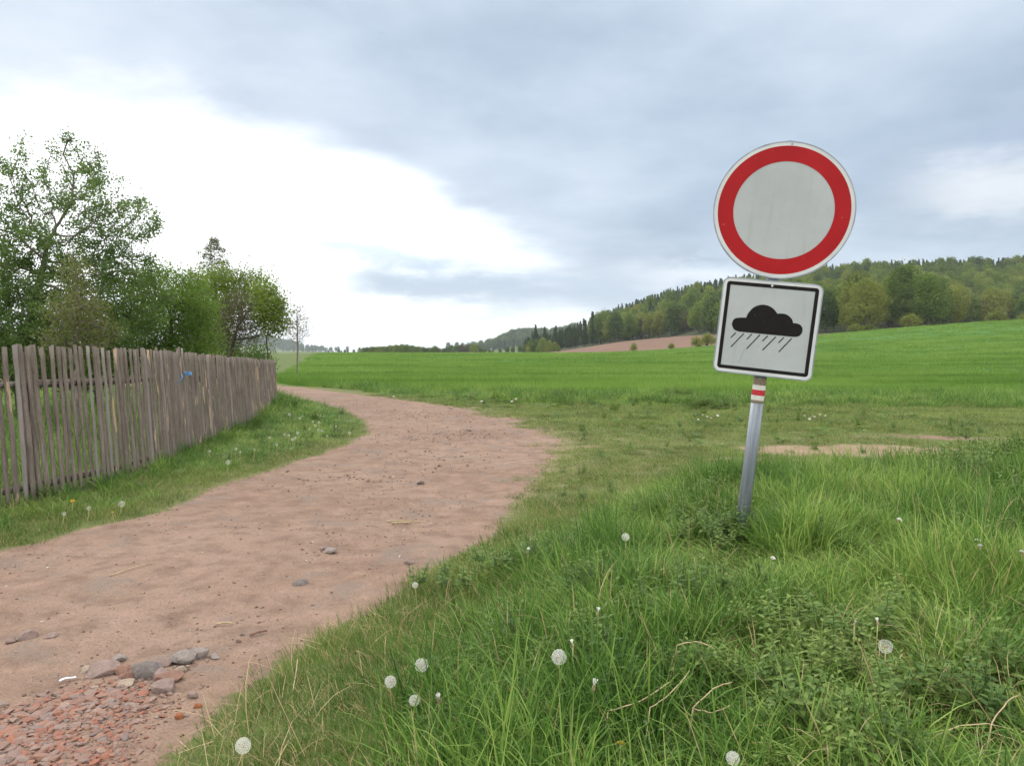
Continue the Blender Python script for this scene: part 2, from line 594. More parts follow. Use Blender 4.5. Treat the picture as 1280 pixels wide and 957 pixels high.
M_crop, g = material('young_cereal_field')
pos = g.n('ShaderNodeNewGeometry').outputs['Position']
na = g.noise(g.vscale(pos, (.6, 1.6, 1)), 0.05, 5, 0.6); nb = g.noise(g.vscale(pos, (.35, 1.6, 1)), 0.5, 6, 0.65); nc = g.noise(pos, 3.0, 6, 0.7)
c = g.ramp(g.math('ADD', g.math('MULTIPLY', na, .45), g.math('MULTIPLY', nb, .55)), [(0.32, (.034, .092, .015)), (0.50, (.066, .150, .026)), (0.66, (.110, .200, .040))])
sepp = g.n('ShaderNodeSeparateXYZ'); g.l(pos, sepp.inputs[0])
farf = g.smooth(70, 170, sepp.outputs[0])
c = g.mix(g.math('MULTIPLY', g.smooth(45, 130, sepp.outputs[1]), 0.55), c, (.055, .150, .040))
c = g.mix(g.math('MULTIPLY', g.smooth(0.61, 0.70, g.noise(g.vscale(pos, (.25, 1.3, 1)), 0.12, 5, .6, .5)), 0.55), c, (.17, .17, .04))
c = g.mix(g.math('MULTIPLY', g.smooth(0.40, 0.25, nc), .5), c, (.03, .07, .012))
c = g.mix(g.math('MULTIPLY', g.smooth(0.54, 0.62, g.noise(g.vscale(pos, (.012, .16, 1)), 1.0, 4, .6)), .6), c, (.028, .082, .014))
principled(g, c, 0.85, bump=nc, bump_d=0.12, bump_s=0.7, spec=0.12)

M_plow, g = material('ploughed_earth')
pos = g.n('ShaderNodeNewGeometry').outputs['Position']
na = g.noise(g.vscale(pos, (.3, 1, 1)), 0.15, 6, 0.6); nb = g.noise(pos, 1.2, 5, .7)
c = g.ramp(na, [(0.35, (.130, .080, .058)), (0.65, (.178, .115, .085))])
c = g.mix(g.math('MULTIPLY', g.smooth(.45, .3, nb), .5), c, (.115, .067, .05))
principled(g, c, 0.95, bump=nb, bump_d=0.1, spec=0.1)

M_forest_floor = simple('forest_floor', (.035, .045, .018), 0.95, var=.4, scale=.3)

M_grass = leaf_material('lush_grass', (.024, .070, .013), (.098, .205, .032), (.320, .420, .098), 0.36, straw=(0.945, (.40, .32, .16)), world_scale=.9)
M_verge = leaf_material('worn_grass', (.036, .082, .016), (.105, .190, .034), (.250, .330, .080), 0.30, straw=(0.88, (.36, .28, .14)), world_scale=.7)
M_cropb = leaf_material('cereal_blades', (.028, .086, .012), (.080, .178, .026), (.175, .275, .054), 0.35, world_scale=1.0, stretch=(.06, .42, 1), nzw=.55)
M_straw = leaf_material('dead_straw', (.26, .19, .09), (.40, .31, .17), (.55, .46, .28), 0.2, world_scale=2, straw=(2, (1, 1, 1)))
M_weed = leaf_material('weed_leaves', (.040, .085, .018), (.095, .160, .034), (.200, .270, .070), 0.28, world_scale=1.2)
M_twig = simple('bark_dark', (.075, .060, .050), 0.9, var=.35, scale=8)
M_barkg = simple('bark_grey', (.14, .125, .105), 0.9, var=.35, scale=10)
M_stem = simple('green_stalk', (.19, .26, .09), 0.6, var=.2)

# ------------------------------------------------------------------ terrain: one height field, split by land use
def terrain():
    rs = [0.35]
    while rs[-1] < 5000:
        r = rs[-1]
        q = 0.0105 if r < 60 else (0.02 if r < 700 else 0.05)
        rs.append(r * (1 + q))
    rs = np.array(rs)
    a = [R(-180)]
    fine = R(43)
    while a[-1] < R(180) - 1e-6:
        st = R(0.17) if -fine <= a[-1] < fine else R(3.0)
        a.append(min(a[-1] + st, R(180)))
    a = np.array(a[:-1])
    nr, na_ = len(rs), len(a)
    RR, AA = np.meshgrid(rs, a, indexing='ij')
    X = (RR * np.sin(AA)).ravel(); Y = (RR * np.cos(AA)).ravel()
    Z = H(X, Y)
    i = np.arange(nr - 1)[:, None]; j = np.arange(na_)[None, :]; j2 = (j + 1) % na_
    F = np.stack([i * na_ + j, i * na_ + j2, (i + 1) * na_ + j2, (i + 1) * na_ + j], -1).reshape(-1, 4)
    V = np.stack([X, Y, Z], 1)
    # centre cap
    V = np.concatenate([V, [[0, 0, Hs(0, 0)]]]); c = len(V) - 1
    cap = np.stack([np.full(na_, c), (np.arange(na_) + 1) % na_, np.arange(na_)], 1)
    sdr = road_sd(V[:, 0], V[:, 1])
    dirtv = np.clip(0.5 - sdr / (0.30 + 1.0 * ss(6, 10, V[:, 1]) * ss(-2, 0, V[:, 0])), 0, 1)
    dirtv = np.maximum(dirtv, bare(V[:, 0], V[:, 1]) * (V[:, 1] > 3))
    dryv = np.clip(worn(V[:, 0], V[:, 1]) * 0.50 + 0.35 * np.exp(-np.clip(sdr, 0, 5) / 0.5), 0, 1) * (sdr > 0)
    fc = V[F].mean(1)
    fx, fy = fc[:, 0], fc[:, 1]
    fs = road_sd(fx, fy)
    lab = np.zeros(len(F), int)
    lab[fs < 0] = 1
    crop = (fy > crop_edge(fx)) & (fx > -11.5 - (fy - 36) * 0.22) & (fy < np.minimum(214, yfoot(fx) - 5) + 3 * np.sin(fx * .1)) & (fs > 0.15)
    crop &= fx < 190
    lab[crop] = 2
    plow = ((fx > 12) & (fx < 92) & (fy >= 214) & (fy < yfoot(fx) - 3)) | ((fy > 330) & (fy < 520) & (fx > -.105 * fy) & (fx < 0))
    lab[plow & ~crop] = 3
    hill = (fy >= yfoot(fx) - 5) & (fx > 8) & (fy < 1300) & (fx < 1500)
    lab[hill & ~plow] = 4
    names = [('ground', M_earth, 'grassy ground and verges beside the track'), ('dirt_road', M_earth, 'reddish packed dirt road curving left behind the fence'),
             ('crop_field', M_crop, 'green field of young cereal rising to the right'), ('ploughed_field', M_plow, 'bare reddish ploughed field below the wood'),
             ('hill', M_forest_floor, 'wooded hill rising on the right')]
    for k, (nm, mt, lb) in enumerate(names):
        sel = F[lab == k]
        parts = [sel] + ([cap] if k == 0 else [])
        used = np.unique(np.concatenate([p.ravel() for p in parts]))
        remap = np.full(len(V), -1); remap[used] = np.arange(len(used))
        me = mesh_np(nm, V[used], [remap[p] for p in parts], [mt], smooth=True, attrs={'dirt': dirtv[used], 'dry': dryv[used]})
        # faces point up
        tag(link(nm, me), lb, kind='structure', cat=nm.replace('_', ' '))


terrain()

# haze around everything under the sky
hz = MB(); hz.box((0, 0, 46.5), (10800, 10800, 97))
M_haze = bpy.data.materials.new('haze'); M_haze.use_nodes = True
hg = NT(M_haze.node_tree)
ho = hg.n('ShaderNodeOutputMaterial'); hv = hg.n('ShaderNodeVolumePrincipled')
hv.inputs['Color'].default_value = (.82, .90, 1.0, 1); hv.inputs['Density'].default_value = 0.00011
hv.inputs['Anisotropy'].default_value = 0.2
hg.l(hv.outputs[0], ho.inputs['Volume'])
HAZE = True
if HAZE:
    tag(hz.build('haze', M_haze), 'faint bluish haze over the far hills', 'haze', kind='stuff')

# ------------------------------------------------------------------ grass, crops and weeds (nobody could count them)
def blades(rng, n, h, spread, wd, lean, segs=4, bendy=0.5, hvar=0.35):
    V = []; F = []; T = []
    for b in range(n):
        r = spread * math.sqrt(rng.random()); a = rng.random() * 2 * math.pi
        x0, y0 = r * math.cos(a), r * math.sin(a)
        hh = h * (1 - hvar + 2 * hvar * rng.random())
        da = a + rng.normal(0, 0.9)
        ln = abs(rng.normal(lean, lean * .5)); bd = bendy * rng.random() ** 1.3
        ww = wd * (0.7 + 0.6 * rng.random())
        fa = rng.random() * math.pi
        side = np.array([math.cos(fa), math.sin(fa), 0])
        p = np.array([x0, y0, -0.02]); th = ln
        tint = rng.random(); base = len(V)
        for s in range(segs + 1):
            t = s / segs
            wdt = ww * (0.65 + 0.6 * t) * (1 - t ** 2.2) * 0.5
            if s == segs:
                V.append(p.copy()); T.append(tint)
            else:
                V.append(p - side * wdt); V.append(p + side * wdt); T += [tint, tint]
            d = np.array([math.cos(da) * math.sin(th), math.sin(da) * math.sin(th), math.cos(th)])
            p = p + d * hh / segs
            th += bd * (0.6 + t)
        for s in range(segs - 1):
            q = base + 2 * s
            F.append([q, q + 1, q + 3, q + 2])
        q = base + 2 * (segs - 1)
        F.append([q, q + 1, q + 2, q + 2])
    return V, F, T


def tuft_mesh(name, mat, parts, seed):
    rng = np.random.default_rng(seed)
    V = []; Q = []; Tr = []; T = []
    for p in parts:
        v, f, t = blades(rng, **p)
        off = len(V)
        V += v; T += t
        for x in f:
            if x[2] == x[3]: Tr.append([i + off for i in x[:3]])
            else: Q.append([i + off for i in x])
    return mesh_np(name, V, [np.array(Q), np.array(Tr)], [mat], smooth=False, attrs={'tint': T})


def leaf_shape(MBv, MBf, T, base, d, up, L, W, tint, fold=0.25, serr=0):
    """a pointed leaf folded along its midrib"""
    d = d / np.linalg.norm(d); s = np.cross(d, up); s = s / (np.linalg.norm(s) + 1e-9); u = np.cross(s, d)
    q = len(MBv)
    ts = [0, .22, .5, .78, 1.0]; ws = [0.05, .8, 1.0, .6, 0]
    for t, wv in zip(ts, ws):
        c = base + d * L * t - u * (0.25 * L * t * t)
        MBv.append(c - s * W * .5 * wv + u * fold * W * wv * .5); MBv.append(c); MBv.append(c + s * W * .5 * wv + u * fold * W * wv * .5)
        T += [tint] * 3
    for k in range(4):
        a = q + 3 * k
        MBf.append([a, a + 1, a + 4, a + 3]); MBf.append([a + 1, a + 2, a + 5, a + 4])


def weed_mesh(name, mat, seed, kind='nettle'):
    rng = np.random.default_rng(seed)
    V = []; F = []; T = []
    if kind == 'nettle':
        for st in range(7):
            a = rng.random() * 6.28; r = 0.09 * rng.random()
            b = np.array([r * math.cos(a), r * math.sin(a), 0]); hh = .11 + .12 * rng.random()
            lean = np.array([rng.normal(0, .22), rng.normal(0, .22), 1.0])
            nl = 5
            for k in range(nl):
                t = (k + 1) / nl
                p = b + lean * hh * t
                a0 = rng.random() * .5 + (k % 2) * 1.57 + st
                for q in (0, math.pi):
                    dd = np.array([math.cos(a0 + q), math.sin(a0 + q), 0.15 + .5 * t * t])
                    L = .062 * (1.25 - .75 * t) * (0.8 + .4 * rng.random())
                    leaf_shape(V, F, T, p, dd, np.array([0, 0, 1.0]), L * .85, L * .40, rng.random())
            # stem
            q = len(V)
            for z in (0, 1):
                c = b + lean * hh * z
                V += [c + np.array([.0022, 0, 0]), c + np.array([-.0012, .002, 0]), c + np.array([-.0012, -.002, 0])]; T += [.7] * 3
            for k in range(3):
                F.append([q + k, q + (k + 1) % 3, q + 3 + (k + 1) % 3, q + 3 + k])
    elif kind == 'rosette':
        for k in range(11):
            a = k * 2.4 + rng.normal(0, .2); L = .10 + .09 * rng.random()
            dd = np.array([math.cos(a), math.sin(a), .55 * rng.random() + .15])
            leaf_shape(V, F, T, np.zeros(3), dd, np.array([0, 0, 1.0]), L, L * .24, rng.random(), fold=.4)
    elif kind == 'clover':
        for k in range(26):
            a = rng.random() * 6.28; r = .11 * math.sqrt(rng.random())
            p = np.array([r * math.cos(a), r * math.sin(a), .03 + .05 * rng.random()])
            for q in range(3):
                dd = np.array([math.cos(a + q * 2.1), math.sin(a + q * 2.1), .1 + rng.normal(0, .15)])
                leaf_shape(V, F, T, p, dd, np.array([0, 0, 1.0]), .024, .02, rng.random())
    return mesh_np(name, V, [np.array(F)], [mat], smooth=False, attrs={'tint': T})


def scatter(name, pts, scl, idx, protos, label, cat='grass', seed=0, tilt=0.12, rz=None):
    n = len(pts)
    rng = np.random.default_rng(seed)
    coll = bpy.data.collections.new('source_' + name)
    for k, me in enumerate(protos):
        o = bpy.data.objects.new('%s_source_%02d' % (name, k), me)
        coll.objects.link(o)
    me = bpy.data.meshes.new(name)
    me.vertices.add(n); me.vertices.foreach_set('co', np.asarray(pts, np.float32).ravel())
    rot = np.stack([rng.normal(0, tilt, n), rng.normal(0, tilt, n), rng.random(n) * 6.283 if rz is None else rz], 1)
    a = me.attributes.new('rot', 'FLOAT_VECTOR', 'POINT'); a.data.foreach_set('vector', rot.astype(np.float32).ravel())
    s3 = np.asarray(scl, np.float32)
    if s3.ndim == 1: s3 = np.stack([s3] * 3, 1)
    a = me.attributes.new('scl', 'FLOAT_VECTOR', 'POINT'); a.data.foreach_set('vector', s3.ravel())
    a = me.attributes.new('idx', 'INT', 'POINT'); a.data.foreach_set('value', np.asarray(idx, np.int32))
    me.update()
    o = link(name, me)
    ng = bpy.data.node_groups.new('scatter_' + name, 'GeometryNodeTree')
    ng.interface.new_socket('Geometry', in_out='INPUT', socket_type='NodeSocketGeometry')
    ng.interface.new_socket('Geometry', in_out='OUTPUT', socket_type='NodeSocketGeometry')
    N = ng.nodes; L = ng.links
    gi = N.new('NodeGroupInput'); go = N.new('NodeGroupOutput')
    ip = N.new('GeometryNodeInstanceOnPoints'); ci = N.new('GeometryNodeCollectionInfo')
    ci.inputs[0].default_value = coll; ci.inputs[1].default_value = True; ci.inputs[2].default_value = True
    L.new(gi.outputs[0], ip.inputs['Points']); L.new(ci.outputs[0], ip.inputs['Instance'])
    ip.inputs['Pick Instance'].default_value = True
    for nm, ty, so in (('rot', 'FLOAT_VECTOR', 'Rotation'), ('scl', 'FLOAT_VECTOR', 'Scale'), ('idx', 'INT', 'Instance Index')):
        na_ = N.new('GeometryNodeInputNamedAttribute'); na_.data_type = ty; na_.inputs[0].default_value = nm
        L.new(na_.outputs[0], ip.inputs[so])
    L.new(ip.outputs[0], go.inputs[0])
    md = o.modifiers.new('scatter', 'NODES'); md.node_group = ng
    if label: tag(o, label, cat, kind='stuff')
    return o


def cand(rng, x0, x1, y0, y1, dens):
    n = int((x1 - x0) * (y1 - y0) * dens)
    x = x0 + (x1 - x0) * rng.random(n); y = y0 + (y1 - y0) * rng.random(n)
    k = (np.abs(x) < 0.70 * y + 1.6)
    return x[k], y[k]


def fence_x(y):
    return np.interp(y, FENCE[:, 1], FENCE[:, 0])


_fb = [flat(x, y) for x, y in [(0, 639), (60, 629), (199, 588), (244, 562), (315, 531), (347, 508)]]
FENCE = np.array([(_fb[0][0] - .45, _fb[0][1] - 2.0)] + _fb)

rng = np.random.default_rng(5)
lush = [tuft_mesh('lush_tuft', M_grass, [dict(n=24, h=.25, spread=.10, wd=.0055, lean=.35, bendy=.55), dict(n=14, h=.14, spread=.12, wd=.0050, lean=.4, bendy=.4)], 1),
        tuft_mesh('lush_tuft', M_grass, [dict(n=28, h=.29, spread=.09, wd=.0058, lean=.28, bendy=.70), dict(n=14, h=.16, spread=.12, wd=.0045, lean=.5, bendy=.4)], 2),
        tuft_mesh('lush_tuft', M_grass, [dict(n=30, h=.20, spread=.11, wd=.0050, lean=.38, bendy=.5), dict(n=18, h=.12, spread=.12, wd=.0040, lean=.5, bendy=.5)], 3),
        tuft_mesh('lush_tuft', M_grass, [dict(n=22, h=.33, spread=.08, wd=.0065, lean=.16, bendy=.55), dict(n=20, h=.18, spread=.11, wd=.0050, lean=.3, bendy=.4)], 4),
        tuft_mesh('lush_tuft', M_grass, [dict(n=34, h=.16, spread=.12, wd=.0042, lean=.55, bendy=.6)], 5)]
short = [tuft_mesh('short_tuft', M_verge, [dict(n=34, h=.060, spread=.11, wd=.0038, lean=.55, segs=3, bendy=.6)], 11),
         tuft_mesh('short_tuft', M_verge, [dict(n=30, h=.085, spread=.10, wd=.0040, lean=.45, segs=3, bendy=.7)], 12),
         tuft_mesh('short_tuft', M_verge, [dict(n=26, h=.045, spread=.12, wd=.0045, lean=.8, segs=3, bendy=.4)], 13)]
weeds = [weed_mesh('nettle', M_weed, 21), weed_mesh('nettle', M_weed, 22), weed_mesh('rosette', M_weed, 23, 'rosette'), weed_mesh('clover', M_weed, 24, 'clover')]

# tall grass of the bank round the sign
x, y = cand(rng, -2.6, 8.5, 1.35, 9.0, 460)
sdr = road_sd(x, y); m = mound(x, y)
hn = fbm(x * 1.1, y * 1.1, 41, 4); hn2 = fbm(x * 3.3, y * 3.3, 47, 3)
p = ss(0.06, 0.32, m) * ss(0.10, 0.45, sdr) * (0.55 + 0.45 * ss(-.5, .1, hn2))
edge_dry = np.exp(-np.clip(sdr - .1, 0, 4) / .45) * (x < 0.3)
p = p * (1 - .35 * edge_dry) * (1 - .75 * np.exp(-((x - 5.0) / 1.4) ** 2 - ((y - 7.4) / .9) ** 2))
p = p * (.55 + .45 * ss(-.55, -.05, fbm(x * 2.4, y * 2.4, 49, 3)))
k = rng.random(len(x)) < p
x, y, m, sdr, hn, hn2 = x[k], y[k], m[k], sdr[k], hn[k], hn2[k]
s = (0.62 + 0.50 * hn + .50 * hn2) * (0.45 + .55 * ss(0.1, 1.3, sdr)) * (1.0 + .12 * ss(3.5, 5.5, y))
def bump_at(x, y, px, py, r):
    c = ground(px, py); return np.exp(-((x - c[0]) ** 2 + (y - c[1]) ** 2) / r ** 2)
pole_clump = bump_at(x, y, 985, 690, .17)
s = s + 0.75 * pole_clump + .45 * bump_at(x, y, 1230, 740, .30)
for (a_, b_, r_) in ((650, 560 + 180, .25), (600, 790, .3), (1000, 640, .3), (1120, 640, .4), (740, 700, .3)):
    s = s + .22 * bump_at(x, y, a_, b_, r_)
s = s * (1 - .72 * np.clip(bump_at(x, y, 922, 690, .30) + bump_at(x, y, 900, 725, .28), 0, 1))
s = np.clip(s, .22, 1.7)
near_cam = ss(2.6, 1.5, y) if False else 0
idx = rng.choice(5, len(x), p=[.26, .22, .24, .12, .16])
idx = np.where((pole_clump > .3), 3, idx)
wd_ = np.clip(.75 + .35 * rng.random(len(x)), .5, 1.3)
scatter('grass', np.stack([x, y, H(x, y)], 1), np.stack([wd_, wd_, s * (0.8 + .4 * rng.random(len(x)))], 1), idx, lush,
        'lush tall green grass on the bank around the sign pole', seed=1)

# short and worn grass: verge between road, bank and field
_c = [cand(rng, -5, 6, 1.4, 6.5, 420), cand(rng, -7, 10, 6.5, 12, 260), cand(rng, -11, 26, 12, 27, 130)]
x = np.concatenate([q[0] for q in _c]); y = np.concatenate([q[1] for q in _c])
sdr = road_sd(x, y)
fx_ = fence_x(y)
dens = 1.0
ragged = ss(-.04, .18, sdr + (.10 + .80 * ss(6, 9, y) * (x > -1.0)) * fbm(x * 3.2, y * 4.2, 55, 3))
p = dens * ragged * (1 - .92 * ss(.25, .60, bare(x, y))) * (1 - .10 * worn(x, y)) * (y < crop_edge(x) + .5)
k = (rng.random(len(x)) < p) & ((x > fx_ - .2) | (y > 22))
x, y, sdr = x[k], y[k], sdr[k]
wv = worn(x, y)
tall = ss(19, 25, y) * ss(-.2, .5, fbm(x * .6, y * .6, 61, 3) + .35) * ss(1.2, 3.5, sdr)
hgt_ = (1.25 + 1.1 * fbm(x * 1.1, y * 1.1, 62, 4) + .6 * (rng.random(len(x)) < .12)) * (1 - .35 * wv) + 2.3 * tall
wd_ = 1.0 + .8 * ss(8, 20, y)
idx = rng.integers(0, 3, len(x))
scatter('grass', np.stack([x, y, H(x, y)], 1), np.stack([wd_, wd_, np.clip(hgt_, .25, 4)], 1), idx, short,
        'short worn grass on the verge and side track', seed=2, tilt=.06)

# lusher tufts: field margin, and both sides of the fence
x, y = cand(rng, -34, 30, 4.0, 36, 46)
sdr = road_sd(x, y); fx_ = fence_x(y)
fd = x - fx_
side_strip = (y < 27) & (x < 0) & (x > -14)
p = np.zeros(len(x))
# strip between fence and road
st = side_strip & (fd > -.15) & (sdr > .12) & (x < -1.4)
p = np.where(st, .95 * ss(.1, .7, sdr), p)
# garden behind the fence
gd = (fd <= -.15) & (y < 30) & (sdr > .3)
p = np.where(gd, .55, p)
# field margin
cm = (y > crop_edge(x) - 5.5) & (y < crop_edge(x) + .8) & (x > -9) & (sdr > .5)
p = np.where(cm, .95 * ss(-5.5, -3.0, y - crop_edge(x)) * ss(-.45, .15, fbm(x * .8, y * .8, 71, 3) + .2 * ss(-3, 0, y - crop_edge(x))) * ss(.4, 1.6, sdr), p)
k = rng.random(len(x)) < p
x, y, sdr, fd, st, gd, cm = (q[k] for q in (x, y, sdr, fd, st, gd, cm))
s = np.where(st, .26 + .48 * np.exp(-np.abs(fd) / .5) * (.6 + .8 * vnoise(x * 1.5, y * 1.5, 3)) + .25 * ss(14, 20, y) * ss(.3, 1.2, sdr),
             np.where(gd, .75 + .3 * vnoise(x, y, 4), .55 + .65 * vnoise(x * .7, y * .9, 6)))
wd_ = 1.0 + .8 * ss(9, 22, y)
scatter('grass', np.stack([x, y, H(x, y)], 1), np.stack([wd_, wd_, s * (.8 + .4 * rng.random(len(x)))], 1), rng.integers(0, 5, len(x)), lush,
        'green grass along the wooden fence and the field edge', seed=3)

# young cereal
cere = [tuft_mesh('cereal_tuft', M_cropb, [dict(n=46, h=.26, spread=.34, wd=.010, lean=.20, segs=3, bendy=.5)], 31),
        tuft_mesh('cereal_tuft', M_cropb, [dict(n=46, h=.23, spread=.34, wd=.011, lean=.25, segs=3, bendy=.6)], 32),
        tuft_mesh('cereal_tuft', M_cropb, [dict(n=46, h=.30, spread=.36, wd=.010, lean=.15, segs=3, bendy=.4)], 33)]
xs = []; ys = []; sc_ = []
for (y0, y1, dn, ws) in ((25, 42, 11.0, 1.0), (42, 75, 4.2, 1.6), (75, 130, 1.4, 2.8), (130, 214, .55, 4.5)):
    x, y = cand(rng, -.66 * y1, .72 * y1, y0, y1, dn)
    k = (y > crop_edge(x) - .3 + .8 * fbm(x * .5, y * 0, 81, 3)) & (x > -11.5 - (y - 36) * 0.22)
    # thin tramlines and patches
    gap = ss(.10, .30, fbm(x * .09, y * .30, 83, 4))
    k &= rng.random(len(x)) > .55 * gap
    k &= y < np.minimum(213, yfoot(x) - 6)
    k &= road_sd(x, y) > .5
    xs.append(x[k]); ys.append(y[k]); sc_.append(np.full(k.sum(), ws))
x = np.concatenate(xs); y = np.concatenate(ys); ws = np.concatenate(sc_)
hh = (.60 + .35 * vnoise(x * .35, y * .9, 7) + .45 * ss(.35, .65, vnoise(x * .035, y * .55, 8))) * np.where(y > 75, 1.0, 1.0)
scatter('cereal_crop', np.stack([x, y, H(x, y)], 1), np.stack([ws, ws, hh], 1), rng.integers(0, 3, len(x)), cere,
        'dense bright green cereal blades of the young crop', 'crop', seed=4, tilt=.05)

# leafy weeds
x, y = cand(rng, -6, 9, 1.5, 27, 110)
sdr = road_sd(x, y); m = mound(x, y)
nn = fbm(x * 1.0, y * 1.0, 91, 3)
p = ss(.0, .40, nn) * ss(.1, .3, m) * (y < 9) * .34
for (a_, b_, r_, q_) in ((900, 680, .30, 1), (1020, 850, .45, .9), (800, 760, .35, .9), (1110, 880, .5, .9), (700, 850, .25, 1), (620, 720, .25, .8), (1000, 925, .4, .9), (850, 640, .3, .7)):
    p = np.maximum(p, q_ * .85 * bump_at(x, y, a_, b_, r_))
# dark tangle at the right edge
p = np.maximum(p, 1.3 * np.exp(-((x - 5.0) / 1.5) ** 2 - ((y - 7.3) / 1.1) ** 2))
for (a_, b_, r_) in ((705, 499, .42), (852, 497, .40), (838, 495, .25), (885, 511, .30), (1220, 528, .30), (940, 498, .3)):
    p = np.maximum(p, 1.3 * bump_at(x, y, a_, b_, r_))
p = np.maximum(p, .018 * (y > 7) * (sdr > .3) * (x > fence_x(y)) * (y < 25))
p = p * (sdr > .08)
k = rng.random(len(x)) < p
x, y, nn = x[k], y[k], nn[k]
far_ = ss(9, 20, y)
tang = np.exp(-((x - 5.0) / 1.5) ** 2 - ((y - 7.3) / 1.1) ** 2)
s = .52 + .36 * rng.random(len(x)) + 1.0 * tang + .5 * far_
idx = np.where(rng.random(len(x)) < .68, rng.integers(0, 2, len(x)), rng.integers(2, 4, len(x)))
idx = np.where((y > 9) & (rng.random(len(x)) < .3), 3, idx)
scatter('weeds', np.stack([x, y, H(x, y) + .02 + .05 * (idx < 2)], 1), np.stack([s, s, s], 1), idx, weeds, 'dark leafy nettles and weeds among the grass', 'weeds', seed=5, tilt=.15)

# dead straw in the grass
strawt = [tuft_mesh('straw_tuft', M_straw, [dict(n=9, h=.22, spread=.12, wd=.0035, lean=.9, bendy=.5)], 51),
          tuft_mesh('straw_tuft', M_straw, [dict(n=12, h=.14, spread=.13, wd=.003, lean=1.1, bendy=.4)], 52)]
x, y = cand(rng, -2.6, 8, 1.4, 9, 40)
sdr = road_sd(x, y)
p = .8 * np.exp(-np.clip(sdr - .15, 0, 4) / .4) * (y < 4.3) * (x < .6) + .08
for (a_, b_, r_) in ((860, 850, .22), (1240, 880, .35), (1250, 930, .3), (640, 880, .25)):
    p = p + .9 * bump_at(x, y, a_, b_, r_)
k = (rng.random(len(x)) < p) & (sdr > .12)
x, y = x[k], y[k]
s = .7 + .6 * rng.random(len(x))
scatter('dry_grass', np.stack([x, y, H(x, y) + .03 + .05 * (mound(x, y) > .2)], 1), s, rng.integers(0, 2, len(x)), strawt, 'pale dead straw tangled through the grass', 'dry grass', seed=6, tilt=.3)


# ------------------------------------------------------------------ stones
def rock_mesh(name, seed, flat_=0.6, mat=None, rough=.16, level=2):
    rng = np.random.default_rng(seed)
    import bmesh
    bm = bmesh.new()
    bmesh.ops.create_icosphere(bm, subdivisions=level, radius=1.0)
    V = np.array([v.co[:] for v in bm.verts])
    F = np.array([[v.index for v in f.verts] for f in bm.faces])
    bm.free()
    for k in range(11):       # chip planes off
        nrm = rng.normal(size=3); nrm /= np.linalg.norm(nrm); d = .46 + .30 * rng.random()
        t = V @ nrm - d
        V = V - np.outer(np.clip(t, 0, None), nrm) * .96
    V *= 1 + rough * (rng.random((len(V), 1)) - .5) * .6
    V[:, 0] *= 1.0 + .35 * rng.random(); V[:, 2] *= flat_
    V *= .5 / np.abs(V[:, 0]).max()
    return mesh_np(name, V, [F], [mat] if mat else [], smooth=False)


M_brick, g = material('broken_red_stone')
oi = g.n('ShaderNodeObjectInfo').outputs['Random']; tcn = g.n('ShaderNodeTexCoord').outputs['Object']
c = g.ramp(oi, [(0, (.34, .140, .090)), (.16, (.26, .125, .092)), (.34, (.33, .180, .130)), (.5, (.23, .150, .122)), (.64, (.29, .195, .165)), (.8, (.215, .162, .148)), (.92, (.33, .235, .19)), (1, (.19, .158, .152))])
c = g.mix(g.math('MULTIPLY', g.smooth(.45, .7, g.noise(tcn, 5, 5, .7)), .5), c, (.26, .17, .14))
principled(g, c, .9, bump=g.noise(tcn, 9, 5, .7), bump_d=.1, bump_s=.5, spec=.15)
M_peb, g = material('pebble')
oi = g.n('ShaderNodeObjectInfo').outputs['Random']; tcn = g.n('ShaderNodeTexCoord').outputs['Object']
c = g.ramp(oi, [(0, (.105, .070, .055)), (.35, (.165, .112, .088)), (.6, (.21, .15, .118)), (.8, (.26, .195, .155)), (.94, (.18, .155, .14)), (1, (.40, .35, .30))])
principled(g, c, .9, spec=.15)


def stone_mat(name, col):
    m, g = material(name)
    tcn = g.n('ShaderNodeTexCoord').outputs['Object']
    n = g.noise(tcn, 4, 6, .65)
    c = g.ramp(n, [(.3, tuple(v * .72 for v in col)), (.55, col), (.75, tuple(min(1, v * 1.25) for v in col))])
    principled(g, c, .88, bump=g.noise(tcn, 12, 6, .7), bump_d=.12, bump_s=.5, spec=.18)
    return m


# heap of broken red stones in the corner of the road
GP = np.array([flat(*q) for q in [(-260, 990), (-160, 930), (-60, 902), (0, 884), (60, 858), (110, 846), (160, 846), (215, 850), (240, 866), (218, 890), (205, 915), (190, 940), (182, 957), (160, 990), (100, 1060), (-200, 1060)]])
x = -3.6 + 3.0 * rng.random(30000); y = 2.0 + 2.0 * rng.random(30000)
sg = poly_sd(GP, x, y) + .07 * fbm(x * 5, y * 5, 101, 3)
k = (sg < 0) & (rng.random(len(x)) < (.06 + .94 * ss(0, -.22, sg)))
x, y, sg = x[k], y[k], sg[k]
sz = .008 + .038 * rng.random(len(x)) ** 3.2
corner = ss(-1.60, -1.95, x)
sz = sz * (.75 + .4 * corner)
rocks = [rock_mesh('red_stone', 200 + k, .32 + .05 * k, M_brick, level=1 if k % 2 else 2) for k in range(6)]
scatter('rubble', np.stack([x, y, H(x, y) + .006 * rng.random(len(x)) - .001], 1), sz * 1.5, rng.integers(0, 6, len(x)), rocks,
        'patch of broken red and mauve stones filling a hole in the road', 'rubble', seed=7, tilt=.22)

